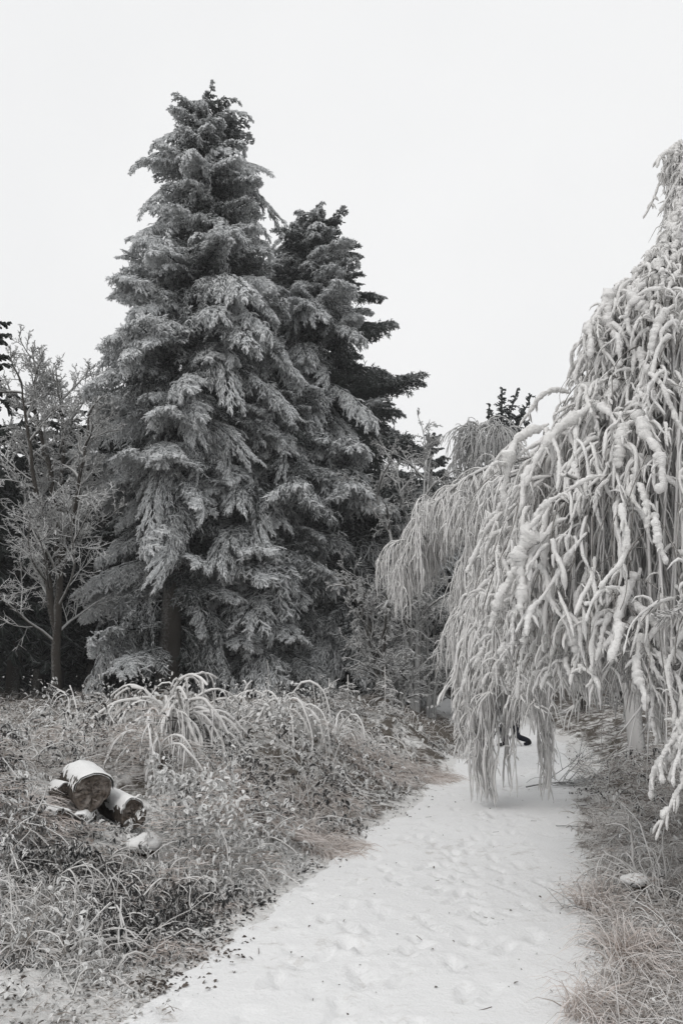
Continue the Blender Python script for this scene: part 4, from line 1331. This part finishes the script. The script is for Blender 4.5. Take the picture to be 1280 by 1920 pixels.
# tussocks one can tell apart
def tussock(px, py, Yg, label, n, L, R, seed):
    rng = np.random.default_rng(seed)
    p = at(px, py, Yg)
    x0, y0 = p[0], Yg
    z0 = hz(x0, y0)
    a = rng.random(n) * 6.283
    r = R * np.sqrt(rng.random(n))
    X, Yy = r * np.cos(a), r * np.sin(a)
    mb = MB()
    dv = np.stack([np.cos(a) * 0.5 + 0.45, np.sin(a) * 0.5 - 0.25, 0 * a], -1)
    Z = height(X + x0, Yy + y0) - z0
    blades(mb, rng, X, Yy, Z, rng.uniform(0.6, 1.15, n) * L, np.full(n, 0.25), n=5, width=0.0052, grav=-2.3, wob=0.06, dirv=dv)
    o = mb.build('grass_tussock', M['tussock'], smooth=False)
    o.location = (x0, y0, z0)
    tag(o, label, 'grass', 'rimed grass tussocks beside the path')
tussock(490, 1530, 8.0, 'pinkish dry grass tussock leaning to the right, just right of the logs', 900, 0.62, 0.34, 1)
tussock(605, 1478, 9.6, 'low beige grass tussock between the logs and the path bend', 650, 0.5, 0.30, 2)
tussock(790, 1415, 13.0, 'beige grass tussock at the left edge where the path narrows', 800, 0.6, 0.5, 3)
tussock(690, 1440, 12.0, 'beige grass tussock on the bank, just before the one where the path narrows', 700, 0.5, 0.45, 4)
tussock(1225, 1745, 4.9, 'matted brownish grass tussock at the right edge beside the path', 800, 0.46, 0.26, 5)
tussock(1150, 1640, 6.0, 'grass tussock by the snow-capped stone on the right bank', 650, 0.40, 0.26, 6)
tussock(60, 1600, 6.8, 'pinkish grass tussock at the left edge in front of the logs', 800, 0.42, 0.36, 7)
tussock(1165, 1850, 4.2, 'flattened grass tussock at the lower right corner', 600, 0.30, 0.28, 8)
tussock(620, 1560, 7.9, 'grass tussock hanging over the left edge of the path', 600, 0.42, 0.30, 9)

# bent stalks and shrubs weighed down by rime
def shrub(px, py, Yg, label, n, H, R, seed, thick=0.010, droop=-2.6, forks=3, name='rimed_shrub', lean=(0, 0), mt='stalk', curl=1.0):
    rng = np.random.default_rng(seed)
    p = at(px, py, Yg)
    x0, y0 = p[0], Yg
    z0 = hz(x0, y0)
    root = empty(name, (x0, y0, z0), label, 'shrub', 'shrubs bowed down by rime')
    a = rng.random(n) * 6.283
    sp = rng.uniform(0.25, 1.0, n) * R
    d = np.stack([np.cos(a) * sp / H + lean[0], np.sin(a) * sp / H + lean[1], np.ones(n)], -1)
    pos = np.stack([np.cos(a) * 0.10 * R, np.sin(a) * 0.10 * R, np.full(n, -0.03)], -1)
    P = grow(pos, d, H * rng.uniform(1.0, 1.9, n), 16, rng, grav=droop * rng.uniform(0.85, 1.5, n), wob=0.11)
    gz = height(P[..., 0] + x0, P[..., 1] + y0) - z0 + 0.01
    P[..., 2] = np.maximum(P[..., 2], gz)
    for i in range(n):
        mb = MB()
        R_ = taper(1, 16, thick, thick * 0.75, rng, 0.25) * (1 + 0.16 * smooth_rand(rng, (1, 16), (2,)))
        V, F, fr = tubes(P[i:i + 1], R_, 5, w=(-0.5, -0.35, 0.8)); mb.add(V, F, fr, rng.random())
        K = spawn(P[i:i + 1], forks * 2, 0.25, 0.98, 0.34, math.radians(45), 6, rng, grav=droop, wob=0.08, fall=0.3)
        g2 = height(K[..., 0] + x0, K[..., 1] + y0) - z0 + 0.008
        K[..., 2] = np.maximum(K[..., 2], g2)
        V, F, fr = tubes(K, taper(len(K), 6, thick * 0.75, thick * 0.5, rng, 0.3), 3, w=(-0.5, -0.35, 0.8)); mb.add(V, F, fr, rep(rng.random(len(K)), 18))
        mb.build('stem', M[mt], root)

shrub(322, 1372, 10.6, 'widest bowed shrub of thick white stems behind the logs', 84, 0.85, 0.52, 151, 0.021, droop=-3.4, lean=(0.12, -0.1), mt='white_stalk')
shrub(225, 1405, 10.2, 'low bowed shrub spreading left of the widest one', 40, 0.55, 0.6, 52, 0.018, droop=-3.0, lean=(-0.3, 0), mt='white_stalk')
shrub(522, 1345, 11.8, 'mop-headed white shrub with a hooked tip before the dark firs', 70, 1.0, 0.24, 53, 0.017, droop=-4.6, mt='white_stalk')
shrub(455, 1358, 11.9, 'low white shrub just left of the mop-headed one', 36, 0.5, 0.5, 54, 0.017, droop=-3.0, mt='white_stalk')
shrub(625, 1350, 12.8, 'small fountain of thin white stems right of the mop-headed shrub', 24, 0.7, 0.30, 55, 0.015, droop=-4.0, mt='white_stalk')
shrub(578, 1355, 12.4, 'low bowed shrub between the mop-headed one and the small fountain', 22, 0.5, 0.4, 56, 0.015, droop=-3.4, mt='white_stalk')
shrub(290, 1475, 8.6, 'small bowed clump of white stems close behind the log pile', 24, 0.55, 0.20, 57, 0.014, droop=-4.0, mt='white_stalk')
shrub(400, 1440, 9.4, 'low tangle of white stems between the log pile and the beige tussocks', 22, 0.40, 0.35, 65, 0.008, droop=-3.4, mt='white_stalk')
shrub(420, 1385, 10.8, 'low white tangle in front of the gap between the widest and mop-headed shrubs', 30, 0.45, 0.5, 67, 0.012, droop=-3.2, mt='white_stalk')
shrub(700, 1385, 13.6, 'low white shrub on the crest before the fir saplings', 24, 0.5, 0.5, 68, 0.012, droop=-3.2, mt='white_stalk')
shrub(130, 1420, 10.4, 'sparse white stems on the bank left of the bowed shrubs', 18, 0.42, 0.45, 66, 0.009, droop=-2.6, mt='white_stalk')
shrub(300, 1665, 6.2, 'arching frosted stalks in the foreground below the logs', 9, 0.46, 0.36, 58, 0.006, droop=-3.0)
shrub(190, 1640, 6.4, 'tangled frosted stalks right in front of the log pile', 9, 0.38, 0.36, 59, 0.006, droop=-3.0)
shrub(60, 1700, 5.6, 'frosted stalks with bent tips at the left edge in the foreground', 8, 0.40, 0.34, 60, 0.006, droop=-2.8)
shrub(420, 1640, 6.6, 'thin bowed stalks between the log pile and the path', 8, 0.40, 0.36, 61, 0.0055, droop=-3.0)
shrub(760, 1310, 16.5, 'arching rimed shrub at the far end of the left bank', 20, 0.55, 0.8, 62, 0.012)
shrub(1225, 1560, 6.2, 'upright frosted stalks on the right bank under the big birch', 20, 0.42, 0.40, 63, 0.006, droop=-1.4)
shrub(1270, 1650, 5.3, 'frosted stalks at the right edge above the matted tussock', 12, 0.28, 0.30, 64, 0.005, droop=-1.6)

def stalks():
    """single bent canes all through the tangle"""
    rng = np.random.default_rng(17)
    mb = MB()
    for side, N, y0, y1, Lr in ((-1, 900, 4.6, 16, (0.12, 0.5)), (1, 260, 3.6, 14, (0.2, 0.55))):
        x, y = scatter_pts(rng, N, side, y0, y1, 10)
        e = (xl(y) - x) if side < 0 else (x - xr(y))
        k_ = (e > 0.35) & (logs_clear(x, y) > 0.2)
        x, y = x[k_], y[k_]
        n_ = len(x)
        z = height(x, y) + 0.3 * mound(x, y)
        d = rng.normal(0, 0.6, (n_, 3)); d[:, 2] = 1
        P = grow(np.stack([x, y, z], -1), d, rng.uniform(*Lr, n_), 8, rng, grav=rng.uniform(-5.5, 0.3, n_), wob=0.16)
        P[..., 2] = np.maximum(P[..., 2], height(P[..., 0], P[..., 1]) + 0.01)
        rr = rng.uniform(0.0025, 0.0075, n_) * np.interp(y, [4, 14], [1, 1.6])
        V, F, fr = tubes(P, np.repeat(rr[:, None], 8, 1) * np.linspace(1.1, 0.7, 8)[None], 3, w=(-0.4, -0.3, 0.9))
        mb.add(V, F, fr, rep(rng.random(n_), 24))
    tag(mb.build('dry_stalks', M['stalk']), 'bent frosted canes and stalks scattered through the undergrowth', 'undergrowth', kind='stuff')
stalks()

# saplings
def sapling(px, topy, Y, label, seed, H):
    rng = np.random.default_rng(seed)
    tp = at(px, topy, Y)
    z0 = hz(tp[0], Y)
    H = max(H, tp[2] - z0)
    root = empty('fir_sapling', (tp[0], Y, z0), label, 'sapling', 'fir saplings on the bank')
    s = np.linspace(0, 1, 8)
    P = np.stack([0 * s, 0 * s, s * H - 0.03], -1)[None]
    V, F, fr = tubes(P, taper(1, 8, 0.02, 0.010), 6, ref=(1, .2, .1), w=(-.6, -.5, .4))
    MB().add(V, F, 0.3 + 0.6 * fr, 0.5).build('stem', M['stalk'], root)
    for k_ in range(20):
        h = 0.12 + 0.70 * k_ / 20
        L = 0.42 * H * (1 - h) + 0.06
        a = k_ * 2.4
        ax = grow(np.array([[0, 0, h * H]]), np.array([[math.cos(a), math.sin(a), rng.uniform(-0.1, 0.35)]]), np.array([L]), 5, rng, grav=-0.4, wob=.05)
        mb = MB()
        V, F, fr = tubes(ax, taper(1, 5, 0.011, 0.008), 4); mb.add(V, F, fr, .4)
        K = spawn(ax, 16, 0.15, 1, 0.45, math.radians(48), 3, rng, grav=-.5, wob=.12, fall=.4, planar=.6)
        V, F, fr = tubes(K, taper(16, 3, 0.010, 0.006), 3); mb.add(V, F, fr, rep(rng.random(16), 9))
        mb.build('branch', M['strand'], root)
sapling(652, 1262, 15.5, 'small fir sapling with a bare pointed leader on the bank', 81, 0.7)
sapling(721, 1247, 17.5, 'fir sapling farthest right on the bank, in front of the dim thicket', 82, 0.8)
sapling(617, 1268, 15.0, 'fir sapling left of the one with the pointed leader, broken topped', 83, 0.6)

# ------------------------------------------------------------------ log pile
def make_log(front, back, r, label, seed, snow=0.8, flat=1.0):
    """front end (towards camera) and back end, world points of the axis"""
    rng = np.random.default_rng(seed)
    f, b = np.array(front, float), np.array(back, float)
    ax = b - f
    L = np.linalg.norm(ax)
    root = empty('log', tuple(f), label, 'log', 'sawn logs in the small pile')
    q = Vector(ax).to_track_quat('X', 'Z')
    root.rotation_mode = 'QUATERNION'
    root.rotation_quaternion = q
    n, k_ = 22, 28
    s = np.linspace(0, 1, n)
    ang = np.arange(k_) / k_ * 2 * math.pi
    shape = 1 + 0.09 * np.sin(ang * 2 + seed) + 0.06 * np.sin(ang * 3 + seed * 2) + 0.03 * np.sin(ang * 7 + seed)
    RR = r * shape[None] * (1 + 0.05 * rng.normal(0, 1, (n, k_)).clip(-1.5, 1.5) * 0.7) * (1 + 0.04 * np.sin(s * 9)[:, None])
    X = np.repeat((s * L)[:, None], k_, 1)
    V = np.stack([X, RR * np.cos(ang)[None], RR * np.sin(ang)[None] * flat], -1)
    up = 0.5 + 0.5 * np.sin(ang)
    bark = MB().add(V.reshape(-1, 3), quads_for(1, n, k_), np.tile(up, n), rep(rng.random(n), k_)).build('bark', M['log_bark'], root)
    # cut ends, a little rough and set back from the bark edge
    for xx, sg in ((0.012, 1), (L - 0.012, -1)):
        rings = 6
        W = [np.array([[xx, 0, 0]])]
        for i in range(1, rings + 1):
            rr = RR[0 if sg > 0 else -1] * i / rings * 0.995
            W.append(np.stack([xx + 0.012 * rng.normal(0, 1, k_) * (i < rings), rr * np.cos(ang), rr * np.sin(ang) * flat], -1))
        W = np.concatenate(W)
        T3 = np.array([(0, 1 + j, 1 + (j + 1) % k_) for j in range(k_)])
        Q = np.array([(1 + i * k_ + j, 1 + (i + 1) * k_ + j, 1 + (i + 1) * k_ + (j + 1) % k_, 1 + i * k_ + (j + 1) % k_) for i in range(rings - 1) for j in range(k_)])
        mb = MB(); mb.add(W, T3); mb.f.append(Q)
        mb.build('cut_end', M['log_end'], root, smooth=False)
    # snow lying along the top
    m = 17
    a2 = np.linspace(math.radians(12), math.radians(168), m)
    lay = snow * 0.065 * r * np.sin((a2 - a2[0]) / (a2[-1] - a2[0]) * math.pi) ** 0.6
    rad = np.interp(a2, ang, RR.mean(0))
    nn = 30
    ss = np.linspace(-0.015, 1.01, nn)
    edge = np.minimum(1, np.minimum((ss + 0.015) / 0.05, (1.01 - ss) / 0.05)) ** 0.5
    T = (rad + 0.002)[None] + lay[None] * edge[:, None] * (0.35 + 1.5 * fnoise(ss[:, None] * 9 + seed, a2[None] * 4, seed, 3)) - 0.012 * (vnoise(ss[:, None] * 14, a2[None] * 9, seed + 4) > 0.62) * (np.abs(a2 - math.pi / 2) > 0.75)[None]
    wob_ = (fnoise(ss * 11 + seed, ss * 0 + 2.2, seed, 3) - 0.5)[:, None]
    wo2 = (fnoise(ss * 11 + seed, ss * 0 + 7.2, seed + 3, 3) - 0.5)[:, None]
    A2 = a2[None] + wob_ * np.clip(1 - (a2 - a2[0]) / 0.9, 0, 1)[None] * 1.1 + wo2 * np.clip(1 - (a2[-1] - a2) / 0.9, 0, 1)[None] * 1.1
    xj = 0.06 * r * (vnoise(ss[:, None] * 0 + a2[None] * 5, a2[None] * 0 + seed, seed) - 0.5) * (np.abs(ss - 0.5) > 0.4)[:, None] * 4
    V = np.stack([np.repeat((ss * L)[:, None], m, 1) + xj, T * np.cos(A2), T * np.sin(A2) * flat], -1)
    V2 = V.copy(); V2[..., 1:] *= 0.90
    i, j = np.meshgrid(np.arange(nn - 1), np.arange(m - 1), indexing='ij')
    a = (i * m + j).ravel()
    F = np.stack([a, a + 1, a + m + 1, a + m], -1)
    MB().add(np.concatenate([V.reshape(-1, 3), V2.reshape(-1, 3)]), np.concatenate([F, F[:, ::-1] + nn * m])).build('snow_cap', M['snow'], bark)
    return root

def log_px(fx, fy, Yf, bx, by, Yb, r, label, seed, **kw):
    return make_log(at(fx, fy, Yf), at(bx, by, Yb), r, label, seed, **kw)
log_px(173, 1484, 7.0, 146, 1457, 8.0, 0.155, 'largest log on top of the pile, its sawn end facing the path', 3, snow=1.0)
log_px(121, 1487, 7.3, 100, 1480, 8.0, 0.078, 'small dark log end peeping out left of the largest log', 4, snow=0.9)
log_px(250, 1527, 7.0, 205, 1504, 7.7, 0.115, 'log with ridged bark lying right of the largest log', 5, snow=1.2)
log_px(120, 1541, 6.75, 75, 1530, 7.3, 0.095, 'snow-covered log end in front of the largest log', 6, snow=1.8)
log_px(150, 1544, 6.8, 165, 1528, 7.3, 0.075, 'short snow-covered log tucked under the front of the pile', 7, snow=1.8)

def boulder(px, py, Y, r, label, seed, sq=0.6):
    rng = np.random.default_rng(seed)
    p = at(px, py, Y)
    root = empty('stone', tuple(p), label, 'stone', 'snow-capped stones')
    nu, nv = 22, 14
    u = np.linspace(0, 2 * math.pi, nu, endpoint=False)
    v = np.linspace(-math.pi / 2, math.pi / 2, nv)
    U, Vv = np.meshgrid(u, v)
    d = np.stack([np.cos(Vv) * np.cos(U), np.cos(Vv) * np.sin(U), np.sin(Vv)], -1)
    nrm = 1 + 0.09 * np.sin(d[..., 0] * 6 + seed * 2) * np.cos(d[..., 1] * 7) + 0.22 * (np.sin(d[..., 0] * 3 + seed) * np.cos(d[..., 1] * 2.6 + seed)) + 0.05 * np.sin(d[..., 2] * 7)
    for nm, mt, off, cut in (('rock', M['log_bark'], -0.10, -2), ('snow_cap', M['snow'], 0.06, -0.55)):
        W = d * (nrm + off * np.clip(d[..., 2] * 2, 0, 1))[..., None] * r
        W[..., 2] *= sq
        if cut > -1: W[d[..., 2] < cut] *= 0.93
        mbx = MB().add(W.reshape(-1, 3), quads_for(1, nv, nu), 0.2, 0.4)
        rock = mbx.build(nm, mt, root if nm == 'rock' else rock)
boulder(268, 1584, 6.7, 0.13, 'snow-capped stone right of the log pile', 3, 0.62)
boulder(1190, 1652, 6.1, 0.085, 'small snow-capped stone in the grass on the right bank', 5)

# ------------------------------------------------------------------ fallen branches, twigs and leaf litter on the snow
def fallen(px0, py0, px1, py1, label, seed, r=0.008, kids=6, arch=0.0, grand=3, lenf=0.35):
    rng = np.random.default_rng(seed)
    a, b = on_plane(px0, py0, 0.02), on_plane(px1, py1, 0.02)
    t = np.linspace(0, 1, 12)
    P = a[None] * (1 - t)[:, None] + b[None] * t[:, None]
    P[1:-1] += rng.normal(0, 0.012, (10, 3))
    P[:, 2] = height(P[:, 0], P[:, 1]) + 0.02 + r + arch * np.sin(t * math.pi)
    o = P[0].copy()
    root = empty('fallen_branch', tuple(o), label, 'branch', 'fallen branches on the snow')
    P = (P - o)[None]
    V, F, fr = tubes(P, taper(1, 12, r, r * 0.5), 6); MB().add(V, F, fr * 0.7, 0.2).build('stem', M['twig'], root)
    if kids:
        mb = MB()
        K = spawn(P, kids, 0.3, 1.0, lenf, math.radians(40), 7, rng, grav=-0.3, wob=0.12, fall=0.2, up=0.35)
        K[..., 2] = np.maximum(K[..., 2], -0.005)
        V, F, fr = tubes(K, taper(len(K), 7, r * 0.6, r * 0.4), 4); mb.add(V, F, fr, rep(rng.random(len(K)), 28))
        if grand:
            G = spawn(K, grand, 0.2, 1.0, 0.6, math.radians(40), 5, rng, grav=-1.0, wob=0.12, fall=0.2, up=0.1)
            G[..., 2] = np.maximum(G[..., 2], -0.005)
            V, F, fr = tubes(G, taper(len(G), 5, r * 0.45, r * 0.3), 3); mb.add(V, F, fr, rep(rng.random(len(G)), 15))
        mb.build('twigs', M['twig'], root)
fallen(986, 1477, 1085, 1470, 'broken branch with a fan of frosted twigs lying across the path behind the curtain', 91, 0.011, 16, 0.03, 5, 0.75)
fallen(1042, 1549, 1112, 1551, 'long thin twig lying at the right edge of the path', 92, 0.006, 2, 0, 0)
fallen(1082, 1512, 1106, 1512, 'short straight twig just above the long one', 93, 0.006, 0)
fallen(1112, 1712, 1050, 1706, 'dark curved twigs poking onto the path beside the right bank', 94, 0.005, 5, 0.03, 0, 0.7)

def litter():
    rng = np.random.default_rng(19)
    mb = MB()
    N = 170
    y = 1 / (1 / 2.9 + (1 / 18 - 1 / 2.9) * rng.random(N))
    u = rng.random(N)
    u = np.where(rng.random(N) < 0.5, u, np.where(rng.random(N) < 0.6, u ** 2.5, 1 - u ** 3) * 1.0)
    x = xl(y) + (xr(y) - xl(y)) * u
    z = height(x, y) + 0.016
    put_leaves(mb, rng, np.stack([x, y, z], -1), rng.uniform(0.010, 0.032, N), 0.0)
    # leaves thick along the left verge
    N = 5200
    y = 1 / (1 / 2.9 + (1 / 12 - 1 / 2.9) * rng.random(N))
    x = xl(y) + 0.30 * rng.random(N) ** 2 - np.abs(rng.normal(0, 0.45, N)) * np.interp(y, [3, 6], [2.2, 1])
    kk = rng.random(N) < np.interp(fnoise(x * 3.1, y * 3.1, 161, 2), [0.42, 0.6], [0.03, 0.9])
    x, y = x[kk], y[kk]; N = len(x)
    z = height(x, y) + 0.012
    put_leaves(mb, rng, np.stack([x, y, z], -1), rng.uniform(0.018, 0.045, N), 0.1)
    n_ = 26
    y = 1 / (1 / 2.9 + (1 / 14 - 1 / 2.9) * rng.random(n_))
    x = xl(y) + (xr(y) - xl(y)) * rng.random(n_)
    a = rng.random(n_) * 6.28
    P = grow(np.stack([x, y, height(x, y) + 0.018], -1), np.stack([np.cos(a), np.sin(a), 0 * a], -1), rng.uniform(0.03, 0.12, n_), 4, rng, wob=0.12)
    P[..., 2] = height(P[..., 0], P[..., 1]) + 0.016
    V, F, fr = tubes(P, np.full((n_, 4), 0.0022), 3); mb.add(V, F, fr * 0.4, rep(rng.random(n_), 12))
    tag(mb.build('leaf_litter', M['litter'], smooth=False), 'dead leaves and bits of twig scattered on the snow', 'leaf litter', kind='stuff')
litter()

# ------------------------------------------------------------------ the person crouching on the path behind the twig curtain
def person():
    Y = 19.0
    o = at(967, 1393, Y)
    o[2] = hz(o[0], Y) + 0.0
    root = empty('person', tuple(o), 'person in dark clothes crouching on the path, mostly hidden by hanging twigs', 'person')
    J = {}   # facing left (-x); y is depth
    pts = [('hip', (-0.02, 0, 0.50), .15), ('waist', (-0.04, 0, 0.68), .14), ('chest', (-0.10, 0, 0.92), .165), ('neck', (-0.14, 0, 1.08), .06), ('head0', (-0.16, 0, 1.16), .075), ('head1', (-0.18, 0, 1.27), .098), ('head2', (-0.18, 0, 1.34), .07),
           ('fhip', (-0.06, -0.10, 0.50), .10), ('fknee', (-0.34, -0.12, 0.47), .082), ('fankle', (-0.30, -0.12, 0.09), .055), ('fheel', (-0.27, -0.12, 0.05), .05), ('ftoe', (-0.47, -0.13, 0.035), .042),
           ('rhip', (0.03, 0.10, 0.44), .10), ('rknee', (0.06, 0.13, 0.20), .078), ('rank', (0.33, 0.12, 0.11), .055), ('rheel', (0.36, 0.12, 0.05), .048), ('rtoe', (0.19, 0.12, 0.036), .042)]
    for sd, sg in (('l', -1), ('r', 1)):
        pts += [(sd + 'sh', (-0.10, 0.19 * sg, 1.0), .07), (sd + 'el', (-0.20, 0.25 * sg, 0.76), .055), (sd + 'wr', (-0.40, 0.12 * sg, 0.84), .036), (sd + 'palm', (-0.46, 0.09 * sg, 0.87), .034)]
        for i in range(4):
            pts += [(f'{sd}f{i}', (-0.51, (0.09 + 0.028 * (i - 1.5)) * sg, 0.885 + 0.004 * i), .0095), (f'{sd}t{i}', (-0.545 - 0.008 * (i in (1, 2)), (0.085 + 0.026 * (i - 1.5)) * sg, 0.865), .0085)]
        pts += [(sd + 'th', (-0.475, 0.05 * sg, 0.90), .010), (sd + 'tt', (-0.51, 0.035 * sg, 0.91), .009)]
    idx = {p[0]: i for i, p in enumerate(pts)}
    E = [('hip', 'waist'), ('waist', 'chest'), ('chest', 'neck'), ('neck', 'head0'), ('head0', 'head1'), ('head1', 'head2'), ('hip', 'fhip'), ('fhip', 'fknee'), ('fknee', 'fankle'), ('fankle', 'fheel'), ('fheel', 'ftoe'),
         ('hip', 'rhip'), ('rhip', 'rknee'), ('rknee', 'rank'), ('rank', 'rheel'), ('rheel', 'rtoe')]
    for sd in 'lr':
        E += [('chest', sd + 'sh'), (sd + 'sh', sd + 'el'), (sd + 'el', sd + 'wr'), (sd + 'wr', sd + 'palm'), (sd + 'palm', sd + 'th'), (sd + 'th', sd + 'tt')]
        for i in range(4): E += [(sd + 'palm', f'{sd}f{i}'), (f'{sd}f{i}', f'{sd}t{i}')]
    me = bpy.data.meshes.new('body')
    me.from_pydata([p[1] for p in pts], [(idx[a], idx[b]) for a, b in E], [])
    ob = bpy.data.objects.new('body_cage', me)
    CO.objects.link(ob)
    ob.modifiers.new('skin', 'SKIN')
    ob.modifiers.new('sub', 'SUBSURF').levels = 2
    for v, p in zip(me.skin_vertices[0].data, pts):
        v.radius = (p[2], p[2]); v.use_root = (p[0] == 'hip')
    dg = bpy.context.evaluated_depsgraph_get()
    bm = bpy.data.meshes.new_from_object(ob.evaluated_get(dg))
    bpy.data.objects.remove(ob)
    for m_ in (M['coat'], M['boot'], M['skin']): bm.materials.append(m_)
    for p in bm.polygons:
        c = p.center
        p.use_smooth = True
        p.material_index = 2 if (c.z > 1.12 and c.x < -0.17) else (1 if c.z < 0.13 and (c.x < -0.2 or c.x > 0.28) else 0)
    body = link('body', bm, root)
    # hood over the head, with a face of nose, eyes and mouth left open in front
    nu, nv = 20, 12
    u = np.linspace(0, 2 * math.pi, nu, endpoint=False); v = np.linspace(-1.1, math.pi / 2, nv)
    U, Vv = np.meshgrid(u, v)
    d = np.stack([np.cos(Vv) * np.cos(U), np.cos(Vv) * np.sin(U), np.sin(Vv)], -1)
    W = d * np.array([0.125, 0.12, 0.135]) + np.array([-0.155, 0, 1.27])
    front = d[..., 0] < -0.62
    W[front, 0] += 0.05
    MB().add(W.reshape(-1, 3), quads_for(1, nv, nu)).build('hood', M['coat'], root)
    for nm, c, s, mt in (('nose', (-0.285, 0, 1.255), (.018, .014, .02), 'skin'), ('eye', (-0.268, -0.032, 1.285), (.01, .012, .008), 'boot'), ('eye', (-0.268, 0.032, 1.285), (.01, .012, .008), 'boot'), ('mouth', (-0.268, 0, 1.215), (.01, .026, .006), 'boot')):
        v2 = np.linspace(-math.pi / 2, math.pi / 2, 6); u2 = np.linspace(0, 2 * math.pi, 8, endpoint=False)
        U2, V2 = np.meshgrid(u2, v2)
        W = np.stack([np.cos(V2) * np.cos(U2), np.cos(V2) * np.sin(U2), np.sin(V2)], -1) * np.array(s) + np.array(c)
        MB().add(W.reshape(-1, 3), quads_for(1, 6, 8)).build(nm, M[mt], root)
person()


# ------------------------------------------------------------------ thin frosty air
def haze():
    x0, x1, y0, y1, z0, z1 = -1600, 1600, -450, 2100, -1.5, 24.0
    V = np.array([(x, y, z) for z in (z0, z1) for y in (y0, y1) for x in (x0, x1)], float)
    F = np.array([(0, 2, 3, 1), (4, 5, 7, 6), (0, 1, 5, 4), (2, 6, 7, 3), (0, 4, 6, 2), (1, 3, 7, 5)])
    m = bpy.data.materials.new('frosty_air')
    m.use_nodes = True
    nt = m.node_tree
    nt.nodes.clear()
    out = nt.nodes.new('ShaderNodeOutputMaterial')
    pv = nt.nodes.new('ShaderNodeVolumePrincipled')
    pv.inputs['Color'].default_value = (0.93, 0.94, 0.95, 1)
    pv.inputs['Density'].default_value = 0.0015
    nt.links.new(pv.outputs['Volume'], out.inputs['Volume'])
    tag(MB().add(V, F).build('haze', m, smooth=False), 'thin frosty haze filling the air between the trees', 'haze', kind='stuff')
haze()
